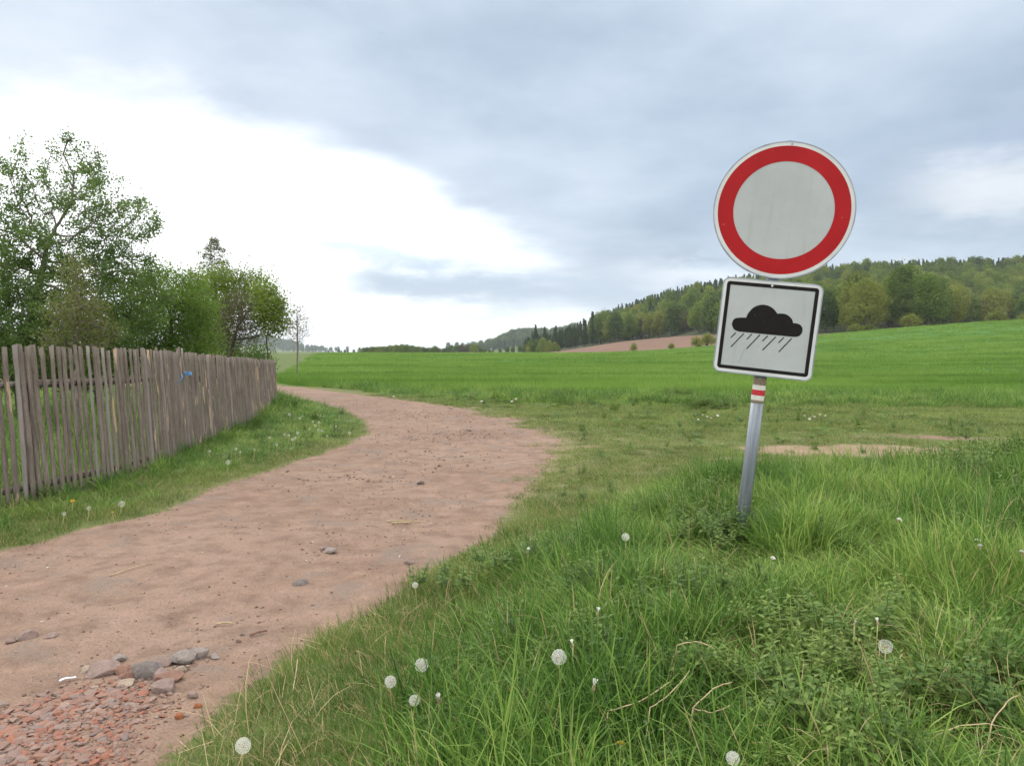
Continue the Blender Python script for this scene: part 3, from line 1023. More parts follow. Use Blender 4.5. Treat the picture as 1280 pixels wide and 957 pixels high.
# loose grit on the road
x, y = cand(rng, -9, 3, 2.0, 24, 800)
sdr = road_sd(x, y)
nn = fbm(x * .9, y * .9, 111, 4)
p = .10 + .5 * ss(.15, .5, nn)
for (a_, b_, r_, q_) in ((235, 822, .28, 1.5), (160, 835, .35, 1.5), (410, 690, .30, 1.0), (300, 790, .35, 1.0), (500, 655, .3, .7), (560, 545, 1.0, 1.3), (530, 520, 1.2, .9), (590, 542, .6, 1.2), (250, 880, .2, 1.2), (440, 608, .6, 1.4), (545, 575, .8, .9), (180, 800, .5, .5)):
    p = p + q_ * bump_at(x, y, a_, b_, r_)
p = p * (sdr < -.02) * np.where(y > 10, .45, 1)
k = rng.random(len(x)) < p
x, y = x[k], y[k]
sz = (.0028 + .016 * rng.random(len(x)) ** 8) * np.where(y > 9, 1.7, 1)
pebs = [rock_mesh('pebble', 300 + k, .5 + .08 * k, M_peb, level=1) for k in range(4)]
scatter('gravel', np.stack([x, y, H(x, y) + sz * .1], 1), sz * 1.4, rng.integers(0, 4, len(x)), pebs, 'loose grit and pebbles lying on the dirt road', 'gravel', seed=8, tilt=.3)

M_st = {'grey': stone_mat('grey_stone', (.27, .232, .212)), 'mauve': stone_mat('mauve_stone', (.26, .190, .168)), 'dark': stone_mat('dark_stone', (.17, .145, .135)),
        'red': stone_mat('reddish_stone', (.25, .145, .11)), 'pale': stone_mat('pale_stone', (.34, .27, .21)), 'orange': stone_mat('orange_stone', (.32, .12, .06))}
STONES = [  # px, py, width px, flatness, colour, label
    (127, 842, 33, .35, 'mauve', 'broad flat mauve rock at the left end of the rock row'),
    (153, 840, 19, .45, 'red', 'reddish rock just right of the broad flat mauve rock'),
    (162, 848, 17, .5, 'red', 'pinkish upright rock in front of the reddish rock'),
    (160, 856, 19, .35, 'pale', 'pale tan flat rock lying lowest on the red rubble edge'),
    (183, 845, 31, .5, 'dark', 'long dark grey angular rock in the middle of the row'),
    (197, 845, 21, .4, 'mauve', 'mauve flattened rock touching the long dark rock'),
    (211, 850, 26, .45, 'red', 'elongated red-brown rock below the largest grey rock'),
    (206, 863, 21, .6, 'mauve', 'pyramid shaped mauve rock nearest the camera in the row'),
    (227, 829, 27, .6, 'grey', 'largest rounded grey rock of the row beside the road'),
    (207, 831, 17, .4, 'mauve', 'small brownish rock on the left of the largest grey rock'),
    (239, 818, 15, .5, 'dark', 'dark rock tucked behind the largest grey rock'),
    (249, 821, 17, .65, 'grey', 'round light grey rock right of the largest grey rock'),
    (267, 822, 14, .4, 'grey', 'flat grey rock at the right end of the rock row'),
    (227, 840, 13, .5, 'pale', 'small cream rock in front of the largest grey rock'),
    (150, 826, 13, .5, 'grey', 'lone small grey stone behind the rock row'),
    (107, 839, 9, .45, 'pale', 'small cream stone left of the rock row'),
    (241, 871, 11, .6, 'mauve', 'small mauve stone on bare dirt right of the rubble'),
    (247, 884, 9, .7, 'orange', 'small orange brick chip nearest the grass edge'),
    (223, 898, 9, .7, 'orange', 'small orange brick chip at the edge of the rubble'),
    (33, 797, 18, .45, 'mauve', 'brown stone lying alone near the left picture edge'),
    (66, 796, 11, .35, 'mauve', 'thin brown stone right of the lone brown stone'),
    (14, 803, 9, .5, 'mauve', 'tiny brown stone left of the lone brown stone'),
    (376, 730, 19, .35, 'dark', 'flat dark grey stone alone in the middle of the road'),
    (412, 690, 17, .45, 'grey', 'grey stone set in a patch of grit on the road'),
    (403, 686, 9, .5, 'mauve', 'small brown stone left of the stone in the grit patch'),
    (512, 704, 12, .4, 'mauve', 'flat brown stone on the road near the grass edge'),
    (526, 605, 8, .7, 'dark', 'small blackish stone in the middle of the road bend'),
    (586, 539, 6, .6, 'dark', 'dark stone where the road starts to bend away'),
    (563, 511, 6, .6, 'pale', 'pale stone by the far edge of the road'),
]
for i, (px, py, wpx, fl, c, lb) in enumerate(STONES):
    pnt = ground(px, py)
    dist = (pnt - Vector((0, 0, CAMZ))).length
    wid = wpx / FPX * dist * 1.2
    fl = min(.9, fl * 1.35); me = rock_mesh('stone', 400 + i, fl, M_st[c], level=2, rough=.05)
    o = link('stone', me)
    o.location = (pnt.x, pnt.y, pnt.z + wid * fl * .18)
    o.scale = (wid, wid, wid)
    o.rotation_euler = (random.Random(i).uniform(-.15, .15), random.Random(i + 50).uniform(-.15, .15), random.Random(i + 9).uniform(-.5, .5))
    tag(o, lb, 'stone', 'stones lying on the dirt road')

# sticks and litter
M_stick = simple('dry_wood', (.36, .28, .17), .8, var=.3, scale=40)
M_stickd = simple('brown_wood', (.20, .12, .085), .8, var=.3, scale=40)
def stick(name, p0, p1, r, mat, label, cat, sag=.006, wob=.01, seed=0, lift=.004):
    rg = random.Random(seed)
    a = ground(*p0); b = ground(*p1); mb = MB()
    pts = []
    for k in range(7):
        t = k / 6
        q = a.lerp(b, t)
        L = (b - a).length
        q.x += rg.uniform(-1, 1) * wob * L; q.y += rg.uniform(-1, 1) * wob * L
        pts.append((q.x, q.y, Hs(q.x, q.y) + r + lift + sag * math.sin(math.pi * t)))
    mb.tube(pts, [r * (1 - .4 * k / 6) for k in range(7)], 6)
    o = mb.build(name, mat, smooth=True)
    return tag(o, label, cat)


stick('straw_stalk', (137, 721), (193, 704), .004, M_stick, 'thin curved straw stalk lying on the left of the road', 'stalk', wob=.02, seed=1)
stick('stick', (483, 653), (527, 653), .006, M_stick, 'pale split stick lying across the road bend', 'stick', wob=.01, seed=2)
stick('stick', (490, 656), (514, 655), .009, M_stick, 'short pale stick below the split stick', 'stick', wob=.02, seed=3)
stick('stick', (313, 796), (334, 791), .009, M_stickd, 'short brown stick on the road by the grit', 'stick', wob=.02, seed=4)
stick('stick', (269, 783), (292, 781), .006, M_stick, 'thin grey twig above the short brown stick', 'stick', wob=.02, seed=5)
mb = MB(); a = ground(74, 855); b = ground(95, 849)
ang = math.atan2(b.y - a.y, b.x - a.x); cs, sn = math.cos(ang), math.sin(ang)
L = (b - a).length
V = []
for k in range(9):
    t = k / 8
    for s_, zz_ in ((-1, .002), (-.4, .006), (.4, .006), (1, .002)):
        lx, ly = (t - .5) * L, s_ * .0055
        V.append((lx * cs - ly * sn, lx * sn + ly * cs, zz_ + .004 * math.sin(t * 5)))
F = [[4 * k + j, 4 * k + j + 1, 4 * k + 5 + j, 4 * k + 4 + j] for k in range(8) for j in range(3)]
mb.add(V, F)
o = mb.build('plastic_strip', simple('white_plastic', (.70, .74, .85), .35, var=.04), smooth=True)
o.location = ((a.x + b.x) / 2, (a.y + b.y) / 2, (a.z + b.z) / 2 + .012)
md = o.modifiers.new('thickness', 'SOLIDIFY'); md.thickness = .001
tag(o, 'white bluish plastic strip lying beside the red rubble', 'litter')

# dead bent stalks on the bank
for i, (p0, p1, r, up, lb) in enumerate([
    ((760, 888), (838, 852), .0032, .16, 'long dry stalk slanting below the largest dandelion clock'),
    ((846, 806), (893, 811), .0030, .20, 'dry stalk lying level above the others on the bank'),
    ((812, 884), (862, 838), .0026, .17, 'dry stalk slanting up through the middle of the weeds'),
    ((866, 884), (916, 852), .0030, .16, 'dry stalk bent upward right of the middle stalks'),
    ((868, 885), (915, 881), .0030, .15, 'dry stalk lying flat under the upward bent one'),
    ((1240, 905), (1275, 868), .0030, .12, 'dry stalk at the lower right corner of the bank'),
    ((372, 824), (366, 862), .0035, .06, 'pale upright straw at the grass edge by the road')]):
    a = ground(*p0, up=up); b = ground(*p1, up=up); mb = MB(); rg = random.Random(i)
    pts = [tuple(np.array(a.lerp(b, k / 8)) + np.array([0, 0, up + .015 * math.sin(k / 8 * math.pi) * (1 if i % 2 else -1) + .002 * rg.uniform(-1, 1)]) + np.array([rg.uniform(-.001, .001), rg.uniform(-.002, .002), 0])) for k in range(9)]
    r *= .62; pts = [(a.x - .02, a.y, Hs(a.x, a.y))] + pts
    mb.tube(pts, [r] * 9 + [r * .5], 5)
    tag(mb.build('dry_stalk', M_stick, smooth=True), lb, 'stalk', 'dead stalks on the grassy bank')

# ------------------------------------------------------------------ dandelions
M_fluff, g = material('dandelion_fluff')
p = g.n('ShaderNodeBsdfPrincipled'); p.inputs['Base Color'].default_value = (.86, .85, .82, 1); p.inputs['Roughness'].default_value = .9
tr = g.n('ShaderNodeBsdfTranslucent'); tr.inputs[0].default_value = (.9, .9, .87, 1)
m_ = g.n('ShaderNodeMixShader'); m_.inputs[0].default_value = .4
g.l(p.outputs[0], m_.inputs[1]); g.l(tr.outputs[0], m_.inputs[2]); g.l(m_.outputs[0], g.out.inputs[0])
M_core = simple('seed_brown', (.30, .22, .14), .8)
M_yel = simple('yellow_petals', (.75, .52, .03), .6)
M_wht = simple('white_petals', (.80, .80, .76), .6, var=.05)
M_dstem = simple('dandelion_stem', (.32, .30, .13), .5, var=.25, scale=12)


def clock_mesh(seed, R_=.024, part=1.0):
    rng = np.random.default_rng(seed); mb = MB()
    n = int(215 * part)
    mb.tube([(0, 0, -R_ * .22), (0, 0, 0), (0, 0, R_ * .2)], [R_ * .16, R_ * .24, R_ * .12], 8, m=1)
    for i in range(n):
        z = 1 - 2 * (i + .5) / n; a = i * 2.39996
        r = math.sqrt(max(0, 1 - z * z)); d = np.array([r * math.cos(a), r * math.sin(a), z])
        if seed == 7 and d[0] * .9 + d[2] * .4 > .15: continue
        s = np.cross(d, [.3, .2, .93]); s /= np.linalg.norm(s) + 1e-9; t = np.cross(d, s)
        rr = R_ * (.93 + .09 * rng.random())
        p0 = d * R_ * .22; p1 = d * rr
        mb.add([p0 - s * .00015, p0 + s * .00015, p1 + s * .00015, p1 - s * .00015], [[0, 1, 2, 3]])
        for q in range(4):       # the umbrella of hairs
            an = q * math.pi / 4 + rng.random()
            e = (s * math.cos(an) + t * math.sin(an)) * R_ * .17; f = np.cross(d, e) * .085
            up_ = d * R_ * .05
            mb.add([p1 - e + up_ - f, p1 + f * 0 - d * 0, p1 + e + up_ - f, p1 + e + up_ + f, p1, p1 - e + up_ + f], [[0, 1, 4, 5], [1, 2, 3, 4]])
    return mb


def wilted_mesh(seed, R_=.014):
    rng = np.random.default_rng(seed); mb = MB()
    mb.tube([(0, 0, -.012), (0, 0, -.004), (0, 0, .008)], [.003, .006, .004], 8, m=1)
    for i in range(70):
        a = rng.random() * 6.28; d = np.array([math.cos(a) * .5 * rng.random(), math.sin(a) * .5 * rng.random(), 1.0]); d /= np.linalg.norm(d)
        s = np.cross(d, [.9, .1, .2]); s /= np.linalg.norm(s)
        p0 = np.array([0, 0, .004]); p1 = p0 + d * R_ * (1 + .6 * rng.random())
        mb.add([p0 - s * .0006, p0 + s * .0006, p1 + s * .0009, p1 - s * .0009], [[0, 1, 2, 3]])
    return mb


def petals_mesh(seed, R_=.018, m=0):
    rng = np.random.default_rng(seed); mb = MB()
    mb.tube([(0, 0, -.012), (0, 0, -.004), (0, 0, .001)], [.002, .007, .004], 8, m=1)
    for i in range(90):
        a = rng.random() * 6.28; el_ = .15 + 1.2 * (i / 90)
        d = np.array([math.cos(a) * math.cos(el_), math.sin(a) * math.cos(el_), math.sin(el_)])
        s = np.cross(d, [0, 0, 1.0]); s /= np.linalg.norm(s) + 1e-6
        p1 = d * R_ * (1 - .35 * i / 90)
        mb.add([-s * .0008, s * .0008, p1 + s * .0016, p1 - s * .0016], [[0, 1, 2, 3]])
    return mb


def stem_mesh(h, bend, r=.0022, seed=0):
    mb = MB(); a = seed * 1.7
    mb.tube([(-bend * math.cos(a) * (1 - k / 6) ** 2, -bend * math.sin(a) * (1 - k / 6) ** 2, h * (k / 6 - 1)) for k in range(7)], [r * 1.25 - r * .3 * k / 6 for k in range(7)], 7)
    return mb


proto_flowers = {}
def flower(px, py, size_px, label, kind='clock', stem_h=None, group='dandelions in the grass', Y=None):
    """head centred where the line of sight meets the grass tops; the stem goes down to the soil"""
    up = .14 if stem_h is None else stem_h
    up *= .88 if up > .2 else 1.15
    g_ = ground(px, py, up=up)
    p = Vector((g_.x, g_.y, Hs(g_.x, g_.y) + up))
    dist = (p - Vector((0, 0, CAMZ))).length
    Rw = max(.5 * size_px / FPX * dist, .008)
    far_ = dist > 6.5
    key = (kind, far_)
    root = empty('dandelion' if kind in ('clock', 'wilted', 'yellow', 'half') else 'flower', p)
    if key not in proto_flowers:
        if kind == 'clock': mb = clock_mesh(3, 1.0, .45 if far_ else 1.0)
        elif kind == 'half': mb = clock_mesh(7, 1.0)
        elif kind == 'wilted': mb = wilted_mesh(4)
        elif kind == 'yellow': mb = petals_mesh(5)
        else: mb = petals_mesh(6, .014)
        hm = mb.build('seed_head' if kind in ('clock', 'wilted', 'half') else 'flower_head', [{'clock': M_fluff, 'half': M_fluff, 'wilted': M_fluff, 'yellow': M_yel, 'white': M_wht}[kind], M_core], root)
        proto_flowers[key] = hm
        h = hm
    else:
        h = proto_flowers[key].copy(); COL.objects.link(h); h.parent = root
    sc = Rw if kind in ('clock', 'half') else Rw / (.016 if kind != 'white' else .013)
    h.scale = (sc, sc, sc)
    rg = random.Random(int(px * 7 + py))
    h.rotation_euler = (rg.uniform(-.5, .5), rg.uniform(-.5, .5), rg.uniform(0, 6))
    stem_mesh(up + .01, .03, (.0017 if dist < 5 else .0026) * (.6 if kind == 'white' else 1), rg.random() * 5)  .build('stem', M_dstem if kind != 'white' else M_stem, root, smooth=True)
    tag(root, label, 'dandelion' if kind != 'white' else 'flower', group)
    return root


for (px, py, s_, lb, kd, hh_) in [
    (699, 821, 17, 'largest open dandelion clock, on a straight stem amid the bank', 'clock', .24),
    (527, 831, 15, 'dense white dandelion clock, upper of the four near the road edge', 'clock', .14),
    (488, 852, 13, 'dandelion clock on the left of the four near the road edge', 'clock', .13),
    (518, 875, 12, 'dandelion clock lowest of the four near the road edge', 'clock', .12),
    (549, 876, 15, 'ragged wilted white dandelion right of the lowest clock', 'wilted', .12),
    (742, 860, 14, 'wilted whitish dandelion right of the largest clock', 'wilted', .14),
    (716, 806, 8, 'closed bud-like dandelion head above the largest clock', 'wilted', .26),
    (304, 932, 16, 'white dandelion clock in dry grass at the bottom left of the bank', 'clock', .11),
    (1107, 808, 14, 'half blown dandelion clock right of the sign pole', 'half', .24),
    (1097, 778, 7, 'small dandelion head on a thin stem above the half blown clock', 'wilted', .26),
    (1068, 780, 6, 'spent dandelion head left of the half blown clock', 'wilted', .24),
    (916, 948, 14, 'dandelion clock cut off by the bottom picture edge', 'clock', .16),
    (782, 671, 9, 'small white dandelion clock left of the sign pole', 'clock', .24),
    (776, 931, 11, 'faded yellowish dandelion low at the bottom middle', 'yellow', .12),
    (519, 731, 7, 'small dandelion clock at the grass edge beside the road', 'clock', .09),
    (660, 690, 8, 'drooping whitish dandelion head left of the small clock', 'wilted', .16),
    (747, 766, 9, 'pale spent dandelion head above the closed bud', 'wilted', .20),
    (966, 698, 6, 'small white flower beside the foot of the sign pole', 'white', .2),
    (1124, 650, 6, 'small white flower in tall grass right of the pole', 'white', .17),
    (1225, 683, 7, 'white flower pair nearest the big grass clump on the right', 'white', .17),
    (1222, 676, 6, 'white flower just above the pair at the big grass clump', 'white', .17),
    (1277, 690, 5, 'tiny white flower at the right picture edge', 'white', .17)]:
    flower(px, py, s_, lb, kd, hh_)
# those in the strip by the fence
strip_spots = [(362, 518, 5), (372, 541, 5), (369, 547, 4), (361, 544, 4), (366, 549, 5), (391, 527, 4), (394, 532, 4), (399, 528, 4), (398, 537, 4), (402, 538, 4), (387, 536, 3), (337, 547, 4), (375, 523, 4),
               (285, 578, 7), (262, 564, 4), (356, 543, 4), (346, 556, 4), (300, 565, 4), (295, 561, 4), (437, 541, 4), (318, 562, 3), (409, 545, 3), (420, 533, 3)]
for i, (px, py, s_) in enumerate(strip_spots):
    lb = 'white dandelion clock in the grass strip near the far end of the fence'
    if px > 385: lb = 'white dandelion clock in the right cluster of the grass strip beyond the fence end'
    elif px > 405: lb = 'white dandelion clock near the road bend edge, far end of the strip'
    elif px < 320: lb = 'white dandelion clock in the grass close to the middle fence pickets'
    if (px, py) == (285, 578): lb = 'largest dandelion clock in the grass strip by the fence'
    flower(px, py, s_ * .75, lb, 'clock', .15, 'dandelions by the fence')
for (px, py, s_, lb, kd) in [(152, 630, 8, 'white dandelion clock by the road edge near the fence', 'clock'), (91, 627, 6, 'yellow dandelion at the foot of the pickets', 'yellow'),
                             (141, 641, 4, 'small yellow dandelion beside the clock at the road edge', 'yellow'), (80, 642, 5, 'white dandelion clock in the grass below the pickets', 'clock'),
                             (111, 635, 5, 'small dandelion clock left of the one at the road edge', 'clock'), (61, 577, 6, 'white dandelion clock showing through the fence on the left', 'clock'),
                             (89, 577, 6, 'white dandelion clock showing through the fence, right of its twin', 'clock'), (30, 604, 5, 'small dandelion clock behind the second picket gap', 'clock'),
                             (128, 554, 5, 'dandelion clock seen through the middle of the fence', 'clock')]:
    flower(px, py, s_ * .85, lb, kd, .10, 'dandelions by the fence')
for i, (px, py) in enumerate([(878, 519), (884, 521), (889, 523), (897, 520), (867, 517), (873, 525), (1006, 520), (1012, 524), (1018, 521), (1025, 519), (1032, 520), (1184, 574), (1190, 579), (1203, 576), (1193, 585), (645, 499), (492, 496), (640, 502), (602, 502)]):
    if i < 11: lb = 'tiny white flower in the verge behind the sign, %s of the pole' % ('left' if px < 940 else 'right')
    elif i < 15: lb = 'white clover-like flower near the dark weeds at the right'
    else: lb = 'tiny white flower along the far road verge'
    flower(px, py, 3.6, lb, 'white', .12, 'tiny white verge flowers')


# ------------------------------------------------------------------ the sign
M_white, g = material('sign_white')
tcn = g.n('ShaderNodeTexCoord').outputs['Object']
c = g.ramp(g.noise(tcn, 3, 5, .6), [(.3, (.310, .332, .342)), (.7, (.368, .390, .400))])
c = g.mix(g.math('MULTIPLY', g.smooth(.64, .74, g.noise(tcn, 45, 3, .6)), .35), c, (.22, .22, .20))
c = g.mix(g.math('MULTIPLY', g.smooth(.52, .72, g.noise(g.vscale(tcn, (22, 1.6, 1)), 1.3, 4, .6)), .30), c, (.27, .265, .235))
principled(g, c, .55, spec=.2)
M_rimw, g = material('sign_border_white')
tcn = g.n('ShaderNodeTexCoord').outputs['Object']
c = g.ramp(g.noise(tcn, 6, 5, .6), [(.3, (.44, .455, .465)), (.7, (.53, .545, .555))])
principled(g, c, .5, spec=.2)
M_red, g = material('sign_red')
tcn = g.n('ShaderNodeTexCoord').outputs['Object']
c = g.ramp(g.noise(tcn, 4, 5, .6), [(.3, (.27, .005, .008)), (.7, (.34, .008, .012))])
c = g.mix(g.math('MULTIPLY', g.smooth(.70, .76, g.noise(tcn, 40, 2, .5)), .5), c, (.45, .12, .11))
principled(g, c, .5, spec=.15)
M_black, g = material('sign_black')
tcn = g.n('ShaderNodeTexCoord').outputs['Object']
c = g.mix(g.smooth(.72, .76, g.noise(tcn, 120, 2, .5)), (.012, .011, .011), (.12, .12, .12))
principled(g, c, .6, spec=.08)
M_alu, g = material('aluminium_rim')
tcn = g.n('ShaderNodeTexCoord').outputs['Object']
c = g.ramp(g.noise(tcn, 14, 5, .6), [(.3, (.16, .18, .22)), (.7, (.30, .33, .37))])
principled(g, c, .45, metal=.5)
M_galv, g = material('galvanised_steel')
tcn = g.n('ShaderNodeTexCoord').outputs['Object']
nn_ = g.noise(g.vscale(tcn, (18, 1.0, 18)), 2.4, 6, .65); n2_ = g.noise(tcn, 30, 5, .6)
c = g.ramp(nn_, [(.30, (.12, .14, .165)), (.5, (.18, .205, .235)), (.66, (.25, .28, .315))])
c = g.mix(g.math('MULTIPLY', g.smooth(.55, .7, n2_), .35), c, (.20, .21, .22))
principled(g, c, .5, metal=.35, bump=n2_, bump_d=.002, bump_s=.4)
M_tw = simple('trail_white', (.50, .49, .46), .7, var=.12, scale=30)
M_tr = simple('trail_red', (.36, .020, .030), .7, var=.2, scale=30)
M_tb = simple('old_brown_paint', (.16, .13, .09), .8, var=.3, scale=60)

Rfit = Matrix(((0.96714928, 0.10024372, -0.23360963), (-0.11774178, 0.99109647, -0.06216642), (0.22529788, 0.08762982, 0.97034111)))
tfit = Vector((1.33137085, 0.283258916, -4.04721929))
Rc = cam.rotation_euler.to_matrix()
Rw = Rc @ Rfit
cw = Vector((0, 0, CAMZ)) + Rc @ tfit           # centre of the square plate
POLE_L = 1.62
ax = Rw @ Vector((0, -1, 0))
pb = cw + Rw @ Vector((0, 0, -.045))
tt = 0.6
while pb.z + ax.z * tt > Hs(pb.x + ax.x * tt, pb.y + ax.y * tt) and tt < 2.5: tt += .005
POLE_L = tt
print('pole length below plate centre', POLE_L)
rootm = Matrix.Translation(cw + Rw @ Vector((0, -POLE_L, 0))) @ Rw.to_4x4()
sign = empty('traffic_sign')
sign.matrix_world = rootm
tag(sign, 'tilted road sign with red ringed white disc above a square rain cloud plate', 'road sign')
ZO = POLE_L


def circ(r, n=96, cx=0, cy=0): return [(cx + r * math.cos(2 * math.pi * i / n), cy + r * math.sin(2 * math.pi * i / n)) for i in range(n)]


def rrect(w, h, r, n=8):
    P = []
    for (sx, sy, a0) in ((1, 1, 0), (-1, 1, 90), (-1, -1, 180), (1, -1, 270)):
        for k in range(n + 1):
            a = R(a0 + 90 * k / n)
            P.append((sx * (w / 2 - r) + r * math.cos(a), sy * (h / 2 - r) + r * math.sin(a)))
    return P


mb = MB()
ytop = .61 + .375
mb.tube([(0, -.30, -.045), (0, .30, -.045), (0, ytop, -.045)][0:0] or [(0.001, -.35 + ZO, -.045), (0, 0 + ZO, -.045), (0, ytop + ZO - .02, -.045)], .0325, 24)
for k in range(1): pass
mb.tube([(.003, -.25 + .0, -.045), (.003, POLE_L * .4, -.045), (.001, ZO - .35, -.045)], [.0330, .0328, .0325], 24)
mb.build('pole', M_galv, sign, smooth=True)
pole = [c_ for c_ in sign.children if c_.name.startswith('pole')][0]
mb = MB()
for (a_, b_, m_) in ((-.262, -.2991, 0), (-.2991, -.3244, 1), (-.3244, -.354, 2), (-.354, -.3798, 1), (-.3798, -.394, 0)):
    mb.tube([(.0005, a_ + ZO - (0.012 if m_ == 1 and a_ > -.31 else 0) * 0, -.045), (.0005, b_ + ZO, -.045)], .0338, 24, m=m_, cap=False)
mb.build('trail_marking', [M_tb, M_tw, M_tr], pole, smooth=True)
# the round plate
T1 = .0
mb = MB()
cy = .6095 + ZO; cxx = .0037
mb.prism(circ(.345, 96, cxx, cy), -.004, 0.0, m=0, m_side=2)
mb.ring(circ(.350, 96, cxx, cy), circ(.3435, 96, cxx, cy), -.020, .0022, m=2)
mb.ring(circ(.3445, 96, cxx, cy), circ(.3265, 96, cxx, cy), -.001, .0012, m=3)
mb.ring(circ(.3265, 96, cxx, cy), circ(.2480, 96, cxx, cy), -.001, .0014, m=1)
for (bx_, by_) in ((.012, .335),): mb.prism(circ(.006, 10, cxx + bx_ - .01, cy + by_), 0, .003, m=2)
mb.build('round_sign_plate', [M_white, M_red, M_alu, M_rimw], sign)
# the square plate
mb = MB()
def sh(P): return [(x_, y_ + ZO) for x_, y_ in P]
mb.prism(sh(rrect(.492, .492, .034)), -.004, 0.0, m=0, m_side=2)
mb.ring(sh(rrect(.500, .500, .037)), sh(rrect(.489, .489, .032)), -.020, .0022, m=2)
mb.ring(sh(rrect(.490, .490, .033)), sh(rrect(.4585, .4585, .016)), -.001, .0010, m=3)
mb.ring(sh(rrect(.4585, .4585, .016)), sh(rrect(.4215, .4215, .001)), -.001, .0014, m=1)
cloud = [(-0.1791, 0.0059), (-0.1772, 0.0219), (-0.1696, 0.0346), (-0.1513, 0.0419), (-0.1115, 0.0467), (-0.105, 0.0686), (-0.0858, 0.0981), (-0.0614, 0.1146), (-0.032, 0.1213), (-0.0012, 0.1156), (0.0231, 0.1007), (0.0405, 0.0813), (0.0588, 0.0846), (0.0814, 0.0829), (0.1012, 0.0732), (0.1156, 0.059), (0.1239, 0.0403), (0.1385, 0.0418), (0.1578, 0.0359), (0.1706, 0.0217), (0.1731, 0.0024), (0.1677, -0.0137), (0.1544, -0.0253), (0.1326, -0.0291), (-0.1388, -0.0297), (-0.1626, -0.0227), (-0.1734, -0.0095)]
cusps = {4, 11, 16, 23, 24}


def smooth_outline(P, cusps, n=5):
    out = []; N_ = len(P)
    for i in range(N_):
        p0, p1, p2, p3 = (np.array(P[(i + k) % N_]) for k in (-1, 0, 1, 2))
        if i in cusps: p0 = p1 - (p2 - p1) * .2
        if (i + 1) % N_ in cusps: p3 = p2 + (p2 - p1) * .2
        if i == 23: out.append(tuple(p1)); continue
        for k in range(n):
            t = k / n
            out.append(tuple(.5 * ((2 * p1) + (-p0 + p2) * t + (2 * p0 - 5 * p1 + 4 * p2 - p3) * t * t + (-p0 + 3 * p1 - 3 * p2 + p3) * t ** 3)))
    return out


mb.prism(sh(smooth_outline(cloud, cusps))[::-1], .0003, .0014, m=1)
for (p, q) in [((-0.1547, -0.0369), (-0.1767, -0.0647)), ((-0.1135, -0.0366), (-0.1701, -0.1134)), ((-0.0731, -0.0364), (-0.0954, -0.0657)), ((-0.0329, -0.0362), (-0.0901, -0.1151)), ((0.0071, -0.0367), (-0.0163, -0.0668)), ((0.0472, -0.0381), (-0.0104, -0.1144)), ((0.0867, -0.0371), (0.065, -0.0668)), ((0.1262, -0.0376), (0.0716, -0.1141))]:
    p = np.array(p); q = np.array(q); d = (q - p) / np.linalg.norm(q - p); s_ = np.array([-d[1], d[0]]) * .0024
    mb.prism(sh([tuple(p - s_), tuple(q - s_), tuple(q + s_), tuple(p + s_)]), .0003, .0014, m=1)
p = np.array((-0.1013, -0.1171)); q = np.array((-0.1202, -0.1949)); s_ = np.array([.0006, 0])
mb.prism(sh([tuple(p - s_), tuple(q - s_), tuple(q + s_), tuple(p + s_)]), .0002, .0008, m=2)
mb.prism(circ(.006, 10, -.003, .2225 + ZO), .001, .004, m=3)
mb.build('square_sign_plate', [M_white, M_black, M_alu, M_rimw], sign)
for yy in (.13, -.13, .42, .80):
    mb = MB()
    mb.tube([(0, yy - .014 + ZO, -.045), (0, yy + .014 + ZO, -.045)], .038, 20)
    mb.box((0, yy + ZO, -.012), (.10, .028, .014))
    mb.build('clamp', M_alu, sign)

# ------------------------------------------------------------------ the fence
M_pick, g = material('weathered_bark_wood')
tcn = g.n('ShaderNodeTexCoord').outputs['Object']
oi = g.n('ShaderNodeObjectInfo').outputs['Random']
offs = g.n('ShaderNodeCombineXYZ'); g.l(g.math('MULTIPLY', oi, 57.0), offs.inputs[0]); g.l(g.math('MULTIPLY', oi, 91.0), offs.inputs[2])
va = g.n('ShaderNodeVectorMath', operation='ADD'); g.l(tcn, va.inputs[0]); g.l(offs.outputs[0], va.inputs[1])
vv = va.outputs[0]
n_l = g.noise(g.vscale(vv, (14, 14, 1.6)), 1.5, 6, .65); n_f = g.noise(g.vscale(vv, (60, 60, 14)), 1.5, 5, .7); n_p = g.noise(g.vscale(vv, (9, 9, 1.5)), 1.0, 3, .5)
bark = g.ramp(n_l, [(.3, (.092, .076, .064)), (.5, (.155, .130, .112)), (.7, (.235, .200, .175))])
bark = g.mix(g.math('MULTIPLY', g.smooth(.5, .3, n_f), .55), bark, (.070, .049, .040))
bark = g.mix(g.smooth(.80, .86, oi), bark, g.ramp(n_l, [(.3, (.160, .143, .132)), (.7, (.250, .228, .212))]))
bark = g.mix(g.math('MULTIPLY', g.smooth(.5, .75, g.noise(tcn, 6, 4, .6)), .25), bark, (.12, .13, .08))
thr = g.math('SUBTRACT', .705, g.math('MULTIPLY', g.smooth(.60, .78, g.math('FRACT', g.math('MULTIPLY', oi, 7.3))), .12))
peel = g.smooth(0.0, .02, g.math('SUBTRACT', n_p, thr))
c = g.mix(peel, bark, g.ramp(n_f, [(.3, (.25, .180, .115)), (.7, (.42, .325, .225))]))
principled(g, c, .9, bump=g.math('ADD', n_f, g.math('MULTIPLY', n_l, .6)), bump_d=.012, bump_s=.9, spec=.12)

seg = np.sqrt(((FENCE[1:] - FENCE[:-1]) ** 2).sum(1)); cum = np.concatenate([[0], np.cumsum(seg)])
